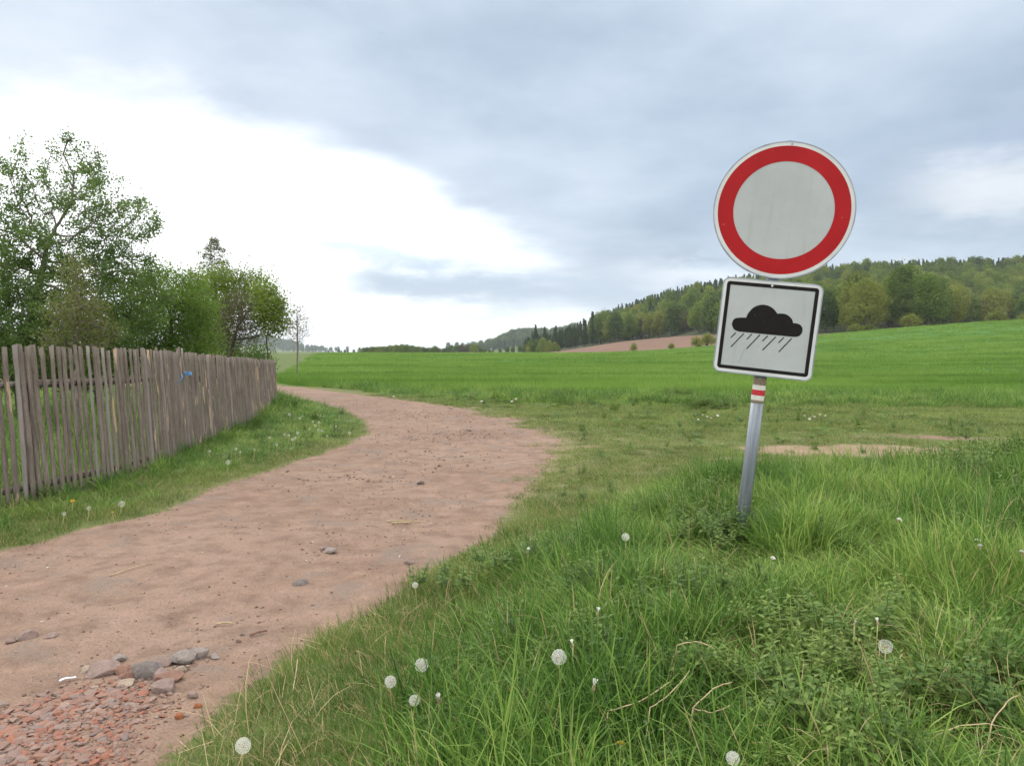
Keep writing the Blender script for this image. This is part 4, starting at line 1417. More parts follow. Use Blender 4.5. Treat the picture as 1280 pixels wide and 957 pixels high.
# smooth the fence line
tq = np.linspace(0, cum[-1], 120)
from_x = np.interp(tq, cum, FENCE[:, 0]); from_y = np.interp(tq, cum, FENCE[:, 1])
ker = np.ones(9) / 9
fx2 = np.convolve(np.pad(from_x, 4, mode='edge'), ker, 'valid'); fy2 = np.convolve(np.pad(from_y, 4, mode='edge'), ker, 'valid')
fx2[0], fy2[0], fx2[-1], fy2[-1] = from_x[0], from_y[0], from_x[-1], from_y[-1]
cum2 = np.concatenate([[0], np.cumsum(np.hypot(np.diff(fx2), np.diff(fy2)))])
def fpos(s):
    x_ = np.interp(s, cum2, fx2); y_ = np.interp(s, cum2, fy2)
    d = .15
    tx = np.interp(s + d, cum2, fx2) - np.interp(s - d, cum2, fx2); ty = np.interp(s + d, cum2, fy2) - np.interp(s - d, cum2, fy2)
    l_ = math.hypot(tx, ty)
    return float(x_), float(y_), tx / l_, ty / l_
TOPPX = [(0, 430), (60, 432), (120, 434), (199, 437), (244, 441), (315, 448), (347, 451)]
fys = []; ftop = []
for (px, py) in TOPPX:
    # walk the line until it crosses the pixel column
    ss_ = np.linspace(0, cum2[-1], 1500); xx = np.interp(ss_, cum2, fx2); yy = np.interp(ss_, cum2, fy2)
    k = np.argmin(np.abs(xx / yy - (px - 640) / FPX) + (yy < 4.5) * 9)
    fys.append(yy[k]); ftop.append(at(px, py, yy[k]).z)
o_ = np.argsort(fys); fys = np.array(fys)[o_]; ftop = np.array(ftop)[o_]
print('fence tops', list(zip(fys.round(2), ftop.round(2))))
def ftopz(y): return float(np.interp(y, fys, ftop))


def picket_mesh(rg, h, w_, tang):
    """half-round pole: local x along the fence, y away from the road"""
    nh = 13; ns = 9
    V = []; F = []
    ox = np.cumsum([rg.gauss(0, .0045) for _ in range(nh)]); oy = np.cumsum([rg.gauss(0, .0015) for _ in range(nh)])
    ox -= np.linspace(0, ox[-1], nh) * .5
    tp = rg.uniform(-.15, .12)
    cut = rg.uniform(-.35, .35)
    for i in range(nh):
        t = i / (nh - 1)
        wr = w_ * (1 + tp * (t - .5)) * (1 + rg.gauss(0, .05))
        for k in range(ns):
            a = math.pi + math.pi * k / (ns - 1)      # rounded side towards the road
            rr = wr * (1 + rg.gauss(0, .035))
            z = h * t + (cut * wr * math.cos(a) if i == nh - 1 else 0)
            V.append((ox[i] + rr * math.cos(a), oy[i] + rr * .75 * math.sin(a), z))
    for i in range(nh - 1):
        for k in range(ns):
            k2 = (k + 1) % ns
            F.append([i * ns + k, i * ns + k2, (i + 1) * ns + k2, (i + 1) * ns + k])
    F.append([(nh - 1) * ns + k for k in range(ns)]); F.append([k for k in range(ns)][::-1])
    return np.array(V), F


froot = empty('wooden_fence', (fpos(0)[0], fpos(0)[1], 0))
tag(froot, 'weathered fence of upright bark covered poles curving along the road', 'fence')
rest = MB(); rg = random.Random(77)
s = .05; count = 0; picks = []
while s < cum2[-1]:
    x_, y_, tx, ty = fpos(s)
    picks.append((s, x_, y_, tx, ty)); s += rg.uniform(.080, .108) if y_ < 11 else rg.uniform(.082, .106)
vis = [p for p in picks if p[1] / p[2] > -.68]
asparts = set(p[0] for p in vis[:99])
LEAN = R(3.6)
for i, (s, x_, y_, tx, ty) in enumerate(picks):
    gz = Hs(x_, y_) - .03
    top = ftopz(y_) + rg.gauss(0, .011)
    if rg.random() < .03: top -= rg.uniform(.04, .16)
    if abs(x_ / y_ - (233 - 640) / FPX) < .004: top += .06
    if s == picks[-1][0]: top += .01
    h = (top - gz) / math.cos(LEAN)
    w_ = rg.uniform(.024, .035) if y_ < 12 else rg.uniform(.024, .034)
    V, F = picket_mesh(rg, h, w_, None)
    ang = math.atan2(ty, tx)
    lx = rg.gauss(0, .010)
    M_ = Matrix.Translation((x_, y_, gz)) @ Matrix.Rotation(-LEAN, 4, 'Y') @ Matrix.Rotation(ang + math.pi + 0 * math.pi, 4, 'Z') @ Matrix.Rotation(lx, 4, 'Y')
    # local +y must point away from the road (towards -x)
    if (M_.to_3x3() @ Vector((0, 1, 0))).x > 0:
        M_ = M_ @ Matrix.Rotation(math.pi, 4, 'Z')
    if s in asparts:
        me = bpy.data.meshes.new('picket'); me.from_pydata([tuple(v) for v in V], [], F); me.materials.append(M_pick)
        me.polygons.foreach_set('use_smooth', np.ones(len(F), bool)); me.update()
        o = link('picket', me, froot)
        o.matrix_local = Matrix.Translation(-Vector(froot.location)) @ M_
    else:
        M4 = np.array(Matrix.Translation(-Vector(froot.location)) @ M_)
        Vw = (np.concatenate([V, np.ones((len(V), 1))], 1) @ M4.T)[:, :3]
        rest.add(Vw, F)
o = rest.build('picket', M_pick, froot, smooth=True); o['kind'] = 'stuff'
L_ = 0.0; j = 0
while L_ < cum2[-1] - .2:
    e_ = min(L_ + 2.45, cum2[-1])
    for fr in (.115, .755):
        pts = []
        for k in range(7):
            x_, y_, tx, ty = fpos(L_ + (e_ - L_) * k / 6)
            top = ftopz(y_); z = top * fr + .004 * math.sin(k + j)
            nx_, ny_ = -ty, tx
            if nx_ > 0: nx_, ny_ = -nx_, -ny_
            pts.append((x_ + nx_ * .045 - math.sin(LEAN) * z - froot.location.x, y_ + ny_ * .045 - froot.location.y, z))
        mb = MB(); mb.tube(pts, [.040 - .010 * k / 6 for k in range(7)], 8)
        mb.build('rail', M_pick, froot, smooth=True)
    x_, y_, tx, ty = fpos(L_ + .06); nx_, ny_ = -ty, tx
    if nx_ > 0: nx_, ny_ = -nx_, -ny_
    top = ftopz(y_) - .07
    px_ = x_ + nx_ * .13 - froot.location.x; py_ = y_ + ny_ * .13 - froot.location.y
    mb = MB(); mb.tube([(px_, py_, -.1), (px_ - math.sin(LEAN) * top * .5, py_, top * .5), (px_ - math.sin(LEAN) * top, py_, top)], [.055, .052, .048], 10)
    mb.build('post', M_pick, froot, smooth=True)
    L_ = e_; j += 1

# blue twine
M_twine = simple('blue_twine', (.12, .32, .62), .6, var=.25, scale=60)
def fence_at(px):
    ss_ = np.linspace(0, cum2[-1], 3000); xx = np.interp(ss_, cum2, fx2); yy = np.interp(ss_, cum2, fy2)
    k = np.argmin(np.abs((xx - .03 * 1.1) / yy - (px - 640) / FPX)); return ss_[k], yy[k]
for (px, py, kd, lb) in ((232, 467, 'knot', 'blue twine knotted round a picket near its top'), (222, 475, 'tail', 'loose curl of blue twine on the picket left of the knot')):
    s, Y_ = fence_at(px); c0 = at(px, py, Y_ - .02); c0.x += .035
    mb = MB()
    if kd == 'knot':
        for q in range(3):
            mb.tube([(c0.x + .048 * math.cos(a) , c0.y + .045 * math.sin(a), c0.z + .014 * (q - 1) + .006 * math.sin(3 * a)) for a in np.linspace(0, 6.283, 18)], .0055, 5)
        mb.tube([(c0.x + .03, c0.y - .045, c0.z), (c0.x + .01, c0.y - .07, c0.z + .03), (c0.x + .06, c0.y - .07, c0.z + .035), (c0.x + .05, c0.y - .06, c0.z - .01), (c0.x + .0, c0.y - .06, c0.z - .02)], .006, 5)
    else:
        mb.tube([(c0.x + .045, c0.y - .05, c0.z + .09), (c0.x + .06, c0.y - .055, c0.z + .05), (c0.x + .04, c0.y - .055, c0.z + .01), (c0.x, c0.y - .05, c0.z - .02), (c0.x - .05, c0.y - .045, c0.z - .045)], .006, 5)
    tag(mb.build('twine', M_twine, smooth=True), lb, 'twine')

# ------------------------------------------------------------------ trees behind the fence (branches grown into a crown volume)
def colonize(seed, base, trunk, lobes, D=.16, infl=1.6, kill=.22, natt=1200, iters=110, trop=.06):
    rng = np.random.default_rng(seed)
    att = []
    vol = np.array([l[3] * l[4] * l[5] * (l[6] if len(l) > 6 else 1) for l in lobes]); vol = vol / vol.sum()
    for l, v in zip(lobes, vol):
        n = max(8, int(natt * v)); d = rng.normal(size=(n, 3)); d /= np.linalg.norm(d, axis=1)[:, None]
        r = rng.random(n) ** (1 / 2.4)
        att.append(np.array(l[:3]) + d * r[:, None] * np.array(l[3:6]))
    att = np.concatenate(att)
    pos = [np.array(base, float)]; par = [-1]
    for tp in trunk:
        a = pos[-1].copy(); b = np.array(tp, float); n = max(1, int(np.linalg.norm(b - a) / D))
        for k in range(1, n + 1):
            pos.append(a + (b - a) * k / n + rng.normal(0, .01, 3)); par.append(len(pos) - 2)
    P = np.array(pos); par = list(par)
    d2 = ((att[:, None] - P[None]) ** 2).sum(2); near = d2.argmin(1); nd = np.sqrt(d2.min(1))
    alive = np.ones(len(att), bool)
    for it in range(iters):
        act = alive & (nd < (infl if it > 25 else infl * 2.5))
        if not act.any(): break
        dirs = att[act] - P[near[act]]; dirs /= np.linalg.norm(dirs, axis=1)[:, None] + 1e-9
        un, inv = np.unique(near[act], return_inverse=True)
        acc = np.zeros((len(un), 3)); np.add.at(acc, inv, dirs)
        acc /= np.linalg.norm(acc, axis=1)[:, None] + 1e-9
        acc += rng.normal(0, .22, acc.shape) + np.array([0, 0, trop]); acc /= np.linalg.norm(acc, axis=1)[:, None]
        newp = P[un] + acc * D
        off = len(P); P = np.concatenate([P, newp]); par += list(un)
        d2 = np.sqrt(((att[:, None] - newp[None]) ** 2).sum(2)); m = d2.min(1); am = d2.argmin(1)
        up = m < nd; nd = np.where(up, m, nd); near = np.where(up, off + am, near)
        alive &= nd > kill
    par = np.array(par)
    r = np.zeros(len(P)); ch = np.zeros(len(P), int)
    for i in range(len(P) - 1, 0, -1):
        if r[i] == 0: r[i] = .0045 ** 2.25
        r[par[i]] += r[i]; ch[par[i]] += 1
    r = r ** (1 / 2.25)
    return P, par, r, ch


def branch_mesh(name, P, par, r, mat, sides=5, rmax=.3):
    i = np.arange(1, len(P)); a = P[par[i]]; b = P[i]
    ra = np.minimum(np.minimum(r[par[i]], r[i] * 1.8), rmax); rb = np.minimum(r[i], rmax)
    t = b - a; t /= np.linalg.norm(t, axis=1)[:, None] + 1e-9
    ref = np.where(np.abs(t[:, 2:3]) < .9, [[0, 0, 1.0]], [[1.0, 0, 0]])
    x = np.cross(t, ref); x /= np.linalg.norm(x, axis=1)[:, None]; y = np.cross(t, x)
    V = []
    for (c, rr) in ((a, ra), (b + t * .02, rb)):
        for k in range(sides):
            an = 2 * math.pi * k / sides
            V.append(c + rr[:, None] * (x * math.cos(an) + y * math.sin(an)))
    V = np.stack(V, 1).reshape(-1, 3); n = len(i); o = (np.arange(n) * 2 * sides)[:, None]
    F = np.concatenate([np.stack([o[:, 0] + k, o[:, 0] + (k + 1) % sides, o[:, 0] + sides + (k + 1) % sides, o[:, 0] + sides + k], 1) for k in range(sides)])
    return mesh_np(name, V, [F], [mat], smooth=True)


def leaves_np(rng, anchors, per, size, spread, up=.3, wide=.62):
    n = len(anchors) * per
    c = np.repeat(anchors, per, 0) + rng.normal(0, spread, (n, 3))
    d = rng.normal(size=(n, 3)); d[:, 2] += up; d /= np.linalg.norm(d, axis=1)[:, None]
    u = rng.normal(size=(n, 3)); s = np.cross(d, u); s /= np.linalg.norm(s, axis=1)[:, None] + 1e-9
    nn = np.cross(s, d)
    L = size * (.6 + .8 * rng.random(n))[:, None]
    V = np.stack([c, c + d * L * .5 + s * L * wide * .5 + nn * L * .08, c + d * L, c + d * L * .5 - s * L * wide * .5 + nn * L * .08], 1).reshape(-1, 3)
    F = np.arange(4 * n).reshape(-1, 4)
    tint = np.repeat(rng.random(n) * .6 + .4 * np.repeat(rng.random(len(anchors)), per), 4)
    return V, F, tint


def lobe_px(px, py, rx, ry, Y, wgt=1.0, dy=0.0, ry_depth=None):
    c = at(px, py, Y + dy); k = Y / FPX
    return (c.x, c.y, c.z, rx * k, (ry_depth or min(rx, ry) * 1.0) * k if ry_depth else (rx + ry) * .5 * k, ry * k, wgt)


def grown_tree(name, seed, bpx, Y, trunk, lobes, mat_leaf, mat_bark, label, cat='tree', per=7, leaf=.055, spread=.05, thr=.016, keep=1.0, crown='crown', group=None, D=.16, natt=1300, trop=.06, kill=.22, zb=None, infl=1.6, topthin=0.0, **kw):
    bx_ = (bpx - CXP) / FPX * Y
    bz = Hs(bx_, Y) - .05
    root = empty(name, (bx_, Y, bz))
    tag(root, label, cat, group)
    off = np.array([bx_, Y, bz])
    lb = [tuple(np.array(l[:3]) - off) + tuple(l[3:]) for l in lobes]
    tr = [np.array(at(px, py, Y + dy)) - off for (px, py, dy) in trunk]
    P, par, r, ch = colonize(seed, (0, 0, 0), tr, lb, D=D, natt=natt, trop=trop, kill=kill, infl=infl)
    rng = np.random.default_rng(seed)
    link('trunk', branch_mesh('trunk', P, par, r, mat_bark), root)
    thin = np.where((r < thr))[0]
    thin = thin[rng.random(len(thin)) < keep * (1 - topthin * np.clip(P[thin, 2] / P[:, 2].max(), 0, 1) ** 1.5)]
    anc = P[thin]
    V, F, T = leaves_np(rng, anc, per, leaf, spread, **kw)
    link(crown, mesh_np(crown, V, [F], [mat_leaf], attrs={'tint': T}), root)
    return root, P, r


L_a = leaf_material('apple_leaves', (.024, .058, .014), (.060, .118, .028), (.130, .200, .052), .40, world_scale=.8)
L_b = leaf_material('fresh_leaves', (.034, .080, .014), (.090, .165, .026), (.180, .265, .050), .42, world_scale=.8)
L_y = leaf_material('yellow_green_leaves', (.060, .095, .014), (.120, .172, .024), (.200, .250, .040), .40, world_scale=.8)
L_o = leaf_material('olive_leaves', (.085, .080, .028), (.125, .125, .045), (.170, .165, .060), .30, world_scale=.8)
L_d = leaf_material('plum_leaves', (.050, .038, .024), (.075, .062, .034), (.095, .100, .040), .25, world_scale=.8)

Y = 15.2
LP = lambda *a, **k: lobe_px(*a, **k)
grown_tree('fruit_tree', 1, 30, Y, [(28, 430, 0), (45, 370, 0), (58, 315, 0)],
           [lobe_px(75, 215, 62, 48, Y, .9), lobe_px(135, 270, 62, 48, Y, 1.0), lobe_px(15, 255, 55, 60, Y, .8), lobe_px(60, 330, 105, 55, Y, 1.0), lobe_px(140, 345, 62, 48, Y, 1.1), lobe_px(-55, 330, 70, 90, Y, .7),
            lobe_px(70, 405, 120, 50, Y, 1.6), lobe_px(10, 410, 80, 50, Y, 1.5), lobe_px(178, 258, 28, 14, Y, 1), lobe_px(182, 375, 42, 36, Y, 1.2)],
           L_a, M_barkg, 'tallest spreading fruit tree with sparse leafy limbs at the left', per=58, leaf=.047, spread=.068, thr=.0110, keep=.82, topthin=.62, natt=3600, D=.13, kill=.15, crown='crown')
grown_tree('bushy_tree', 2, 95, 12.6, [(95, 420, 0), (95, 380, 0)], [lobe_px(95, 345, 16, 28, 12.6), lobe_px(97, 392, 38, 32, 12.6, 1.2), lobe_px(122, 420, 26, 22, 12.6, 1.2), lobe_px(72, 425, 26, 20, 12.6)],
           L_o, M_barkg, 'small olive brown tree in front of the tall fruit tree', per=24, leaf=.038, spread=.08, natt=1500, D=.10, kill=.12, thr=.012, keep=.9)
grown_tree('fruit_tree', 3, 215, 18.5, [(215, 430, 0), (212, 400, 0)], [lobe_px(212, 385, 58, 48, 18.5, 1.4), lobe_px(240, 402, 36, 32, 18.5, 1.3), lobe_px(185, 350, 30, 22, 18.5), lobe_px(160, 420, 60, 30, 18.5, 1.3), lobe_px(232, 425, 45, 22, 18.5, 1.3), lobe_px(205, 345, 22, 16, 18.5, .8), lobe_px(215, 432, 62, 20, 18.5, 1.2)],
           L_b, M_twig, 'fresh green tree with dense low crown left of the dark twiggy tree', per=44, leaf=.052, spread=.13, natt=2600, D=.16, kill=.18, thr=.013)
grown_tree('round_tree', 4, 268, 24.6, [(268, 440, 0), (270, 400, 0)], [lobe_px(272, 362, 36, 28, 24.6, 1.3), lobe_px(300, 356, 34, 18, 24.6, 1.3), lobe_px(258, 385, 34, 36, 24.6, 1.2), lobe_px(325, 362, 20, 20, 24.6, 1.1), lobe_px(245, 352, 16, 14, 24.6, .8), lobe_px(262, 424, 32, 24, 24.6, 1.2)],
           L_y, M_twig, 'yellow green tree with a rounded top below the larch', per=46, leaf=.066, spread=.16, natt=2400, D=.20, kill=.22, thr=.014, infl=2.2)
grown_tree('plum_tree', 5, 288, 22.6, [(288, 445, 0), (292, 425, 0), (298, 405, 0)], [lobe_px(303, 396, 30, 34, 22.6, 1.6), lobe_px(288, 412, 26, 24, 22.6, 1.3), lobe_px(316, 404, 18, 26, 22.6, 1.2)],
           L_d, M_twig, 'dark brown twiggy tree in the middle of the tree group', per=14, leaf=.045, spread=.12, natt=4200, D=.14, kill=.14, thr=.012)
grown_tree('round_tree', 6, 335, 22.2, [(335, 445, 0), (334, 420, 0)], [lobe_px(338, 388, 19, 28, 22.2, 1.2), lobe_px(343, 400, 17, 22, 22.2, 1.3), lobe_px(328, 366, 14, 16, 22.2, .9)],
           L_y, M_twig, 'yellow green tree at the right end of the tree group by the fence end', per=52, leaf=.062, spread=.13, natt=1100, D=.16, kill=.18, thr=.012)
for i, (px, Yb, w_, h_, mt, lb) in enumerate([(20, 17.5, 75, 30, L_a, 'dark green shrub low behind the fence below the tall fruit tree'), (120, 18.5, 75, 26, L_b, 'green shrub low behind the fence between the two fruit trees'),
                                              (225, 21.0, 50, 20, L_b, 'low green shrub behind the fence under the fresh green tree'), (310, 25.0, 34, 20, L_a, 'low shrub behind the fence under the yellow green tree')]):
    grown_tree('shrub', 10 + i, px, Yb, [(px, 470, 0)], [lobe_px(px - w_ * .4, 452, w_ * .55, h_, Yb, 1.2), lobe_px(px + w_ * .4, 450, w_ * .55, h_, Yb, 1.2), lobe_px(px, 465, w_, h_ * .8, Yb, 1)],
               mt, M_twig, lb, cat='shrub', per=26, leaf=.07, spread=.12, natt=1200, D=.18, kill=.2, thr=.012, crown='foliage')
# the slim young tree by the field
grown_tree('young_tree', 20, 371, 44.0, [(371.5, 440, 0), (371.5, 400, 0), (371, 384, 0)], [lobe_px(371, 405, 15, 27, 44.0, 1.4), lobe_px(362, 412, 10, 16, 44.0, 1), lobe_px(381, 410, 9, 18, 44.0, 1)],
           L_d, M_barkg, 'slim young tree with almost bare twigs at the field corner', per=2, leaf=.07, spread=.06, natt=1100, D=.13, kill=.13, thr=.012, keep=.7, trop=.40)


def conifer_mesh(seed, h, w_, whorls, per_w, droop, needle, mats, sparse=1.0, trunk_r=.06, nq=9):
    rng = np.random.default_rng(seed)
    P = []; par = []
    V = []; F = []; mi = []; T = []
    mb = MB()
    mb.tube([(0, 0, -.2), (0, 0, h * .5), (0, 0, h)], [trunk_r, trunk_r * .6, .01], 7)
    anc = []
    for k in range(whorls):
        t = (k + .5 * rng.random()) / whorls; z = h * (.12 + .88 * t)
        L = w_ * (1 - t) ** .9 * (.65 + .6 * rng.random()) + .015 * w_
        for q in range(per_w):
            a = rng.random() * 6.283
            pts = [np.array([math.cos(a) * L * u, math.sin(a) * L * u, z + L * (.18 * u - droop * u * u)]) for u in (0, .35, .7, 1.0)]
            mb.tube(pts, [trunk_r * .22 * (1 - .7 * t), trunk_r * .15, trunk_r * .1, .004], 3, cap=False)
            for _ in range(int(nq * (1 - .5 * t) * sparse)):
                u = .15 + .85 * rng.random(); i0 = min(2, int(u * 3)); f_ = min(1, u * 3 - i0)
                anc.append(pts[i0] * (1 - f_) + pts[i0 + 1] * f_ + np.array([0, 0, -.03 * L * rng.random()]))
    return mb, np.array(anc)


px = 270; Y = 47.0
bx_ = (px - 640) / FPX * Y
larch = empty('larch', (bx_, Y, Hs(bx_, Y))); hh_ = at(270, 296, Y).z - Hs(bx_, Y)
tag(larch, 'sparse pointed larch rising behind the yellow green tree', 'tree')
mb, anc = conifer_mesh(31, hh_, 4.6, 44, 7, .16, .1, None)
mb.build('trunk', M_twig, larch, smooth=True)
V, F, T = leaves_np(np.random.default_rng(3), anc, 5, .14, .07, up=-.3, wide=.30)
L_larch = leaf_material('larch_needles', (.075, .085, .045), (.105, .115, .060), (.14, .15, .08), .2, world_scale=.8)
link('crown', mesh_np('crown', V, [F], [L_larch], attrs={'tint': T}), larch)

# ------------------------------------------------------------------ far trees and the wood on the hill
def far_leaf(name, cols): return leaf_material(name, *cols, .25, world_scale=.06, hue_obj=.9, rough=.8)
FL1 = far_leaf('beech_foliage', ((.036, .068, .012), (.092, .145, .022), (.190, .235, .040)))
FL2 = far_leaf('oak_foliage', ((.050, .068, .012), (.120, .145, .024), (.215, .225, .042)))
FL3 = far_leaf('dark_foliage', ((.024, .046, .014), (.055, .092, .024), (.100, .145, .038)))
FS = far_leaf('spruce_foliage', ((.012, .025, .012), (.026, .046, .020), (.048, .075, .030)))
FP = far_leaf('bare_brown_foliage', ((.060, .048, .036), (.085, .065, .048), (.115, .085, .062)))


def far_broadleaf(seed, mat, h=14.0, w_=5.4, n=4200, leaf=.42):
    rng = np.random.default_rng(seed)
    A = []
    nl = 19
    for k in range(nl):
        a = k * 2.4 + rng.normal(0, .3); t = (k + .5) / nl
        z = h * (.22 + .66 * t); rad = w_ * (.72 * math.sqrt(max(.05, 1 - (2 * t - .75) ** 2 * .8))) * (.6 + .5 * rng.random())
        c = np.array([math.cos(a) * rad * .75, math.sin(a) * rad * .75, z]); rr = w_ * (.26 + .16 * rng.random())
        m = n // nl; d = rng.normal(size=(m, 3)); d /= np.linalg.norm(d, axis=1)[:, None]
        A.append(c + d * rr * (.70 + .35 * rng.random((m, 1))) * np.array([1, 1, .82]))
    A.append(np.array([0, 0, h * .5]) + rng.normal(0, 1, (n // 6, 3)) * np.array([w_ * .3, w_ * .3, h * .2]))
    A = np.concatenate(A); A = A[A[:, 2] > .6]
    V, F, T = leaves_np(rng, A, 1, leaf, .1, wide=.8)
    lobe = np.repeat(np.clip(vnoise(A[:, 0] * .5 + 9, A[:, 2] * .5 + seed, seed) * .5, 0, 1), 4)
    lb_ = np.repeat(np.clip((np.concatenate([np.repeat(rng.random(nl), n // nl), np.full(n // 6, .3)])), 0, 1)[:len(A)] if False else 0, 1); T = np.clip(T * .5 + lobe * 1.1, 0, 1)
    mb = MB(); mb.tube([(0, 0, -1), (.1, 0, h * .3), (0, .1, h * .6)], [.32, .24, .1], 7)
    for k in range(6):
        a = k * 1.1; mb.tube([(0, 0, h * (.2 + .05 * k)), (math.cos(a) * w_ * .5, math.sin(a) * w_ * .5, h * (.45 + .06 * k))], [.12, .03], 4)
    Vt = np.concatenate(mb.v); Ft = np.array([f for f in mb.f if len(f) == 4])
    crown = mesh_np('crown', V, [F], [mat], attrs={'tint': T})
    trunk = mesh_np('trunk', Vt, [Ft], [M_twig], smooth=True)
    both = mesh_np('tree', np.concatenate([V, Vt]), [np.concatenate([F, Ft + len(V)])], [mat, M_twig], mi=[0] * len(F) + [1] * len(Ft), attrs={'tint': np.concatenate([T, np.full(len(Vt), .5)])})
    return dict(crown=crown, trunk=trunk, both=both)


def far_conifer(seed, mat, h=18.0, w_=2.9, pine=False):
    mb, anc = conifer_mesh(seed, h, w_ if not pine else w_ * 1.2, 30, 6, .30 if not pine else -.1, .3, None, trunk_r=.2, nq=11)
    if pine: anc = anc[anc[:, 2] > h * .45]
    rng = np.random.default_rng(seed)
    V, F, T = leaves_np(rng, anc, 2, .62, .16, up=-.4 if not pine else .4, wide=.5)
    Vt = np.concatenate(mb.v); Ft = np.array([f for f in mb.f if len(f) == 4])
    crown = mesh_np('crown', V, [F], [mat], attrs={'tint': T})
    trunk = mesh_np('trunk', Vt, [Ft], [M_twig], smooth=True)
    both = mesh_np('tree', np.concatenate([V, Vt]), [np.concatenate([F, Ft + len(V)])], [mat, M_twig], mi=[0] * len(F) + [1] * len(Ft), attrs={'tint': np.concatenate([T, np.full(len(Vt), .5)])})
    return dict(crown=crown, trunk=trunk, both=both)


PR = [far_broadleaf(1, FL1), far_broadleaf(2, FL1, 13, 5.6), far_broadleaf(3, FL2, 13.5, 5.4), far_broadleaf(4, FL3, 13, 4.8), far_conifer(5, FS), far_conifer(6, FS, 19, 2.5), far_conifer(7, FS, 17, 3.2, True), far_broadleaf(8, FP, 12, 4.5)]
BUSH = far_broadleaf(9, FL2, 3.0, 1.7, 900, .22)
ntree = [0]


def far_tree(pr, x, y, s, label, group, rz, parts=False, name='tree', cat='tree', sxy=None, zoff=0):
    z = Hs(x, y) - .3 * s + zoff
    sv = (s if sxy is None else sxy, s if sxy is None else sxy, s)
    if parts:
        o = empty(name, (x, y, z), rz)
        link('crown', pr['crown'], o); link('trunk', pr['trunk'], o)
    else:
        o = link(name, pr['both']); o.location = (x, y, z); o.rotation_euler = (0, 0, rz)
    o.scale = sv
    tag(o, label, cat, group)
    ntree[0] += 1
    return o


rg = random.Random(3)
# the wood: candidate spots on the hill
pts = []
yy = 214.0
while yy < 690:
    sp = 9.4 if yy < 300 else (9.2 if yy < 450 else 8.6)
    xx = 4.0
    while xx < .72 * yy + 20:
        x_ = xx + rg.uniform(-.42, .42) * sp; y_ = yy + rg.uniform(-.42, .42) * sp
        if y_ > yfoot(x_) + 2 and x_ > (10 if y_ > 380 else 12) - (y_ - 380) * 0.0: pts.append((x_, y_))
        xx += sp
    yy += sp * .92
pts = np.array(pts)
depth = pts[:, 1] - yfoot(pts[:, 0])
rr_ = np.array([rg.random() for _ in pts])
u_ = pts[:, 0] / pts[:, 1]
z1 = fbm(pts[:, 0] * .018, pts[:, 1] * .018, 201, 3)
kind = np.zeros(len(pts), int)
for i, (x_, y_) in enumerate(pts):
    t = (y_ - yfoot(x_)) / (640 - yfoot(x_))
    q = rr_[i]
    if u_[i] < .105:      # dark spruce end of the ridge
        kind[i] = rg.choice([4, 5, 5, 6]) if depth[i] > 10 or q < .75 else rg.choice([3, 0])
    elif t > (.82 if u_[i] > .33 else .68): kind[i] = rg.choice([4, 5, 5, 4, 6, 4])
    elif t > (.60 if u_[i] > .33 else .42): kind[i] = rg.choice([4, 6, 3, 0, 5]) if z1[i] > -.1 else rg.choice([0, 3, 0, 2, 6])
    else:
        kind[i] = rg.choice([0, 1, 1, 2, 0, 3]) if z1[i] > -.25 else rg.choice([3, 7, 6, 0, 2])
    if depth[i] < 12 and u_[i] > .105: kind[i] = rg.choice([0, 1, 2, 1, 2, 3])
ZONE1 = ['by the left end of the hill', 'above the left tip of the ploughed field', 'above the left part of the ploughed field', 'above the upright field bush', 'between the two field bushes', 'above the round field bush', 'above the right end of the ploughed field', 'left of the round sign', 'behind the sign plates']
ZONE2 = ['just right of the square sign plate', 'above the pale blossoming shrub', 'in the left half of the big tree group', 'in the middle of the big tree group', 'above the bright green bush', 'left of the tallest group at right', 'in the tallest group at right', 'right part of the tallest group', 'right end of the tallest group', 'beyond the tallest group', 'at the right picture edge', 'outermost at the right picture edge']
order = np.argsort(depth + .25 * pts[:, 1] + 40 * (u_ < .05) - 0)
inview = (u_ < .70)
front = [i for i in order if inview[i] and (depth[i] < 26)][:205]
fset = set(front)
for i in front:
    x_, y_ = pts[i]; k = kind[i]; s = rg.uniform(.82, 1.28) * (1.02 if y_ < 300 else 1.1) * (.72 if k in (4, 5, 6) else 1.0) * (.80 if u_[i] < .10 else 1)
    if .43 < u_[i] < .64 and y_ < 245: s *= 1.12
    kn = ['fresh green tree', 'bushy green tree', 'yellowish tree', 'dark green tree', 'dark spruce', 'slim dark spruce', 'dark pine', 'brown bare tree'][k]
    if y_ > 330: side = ZONE1[int(np.clip((u_[i] - .03) / .025, 0, len(ZONE1) - 1))]
    else: side = ZONE2[int(np.clip((u_[i] - .36) / .032, 0, len(ZONE2) - 1))]
    hs = 'tall ' if s > 1.08 else ('short ' if s < .86 else '')
    kn = hs + kn + (' at the wood edge' if depth[i] < 9 else ' higher in the wood')
    far_tree(PR[k], x_, y_, s, '%s, %s' % (kn, side), 'front row trees of the wood', rg.uniform(0, 6.28), parts=(len([0]) and depth[i] < 9 and y_ < 300), name='spruce_tree' if k in (4, 5) else ('pine_tree' if k == 6 else 'broadleaf_tree'))
others = [i for i in range(len(pts)) if i not in fset]
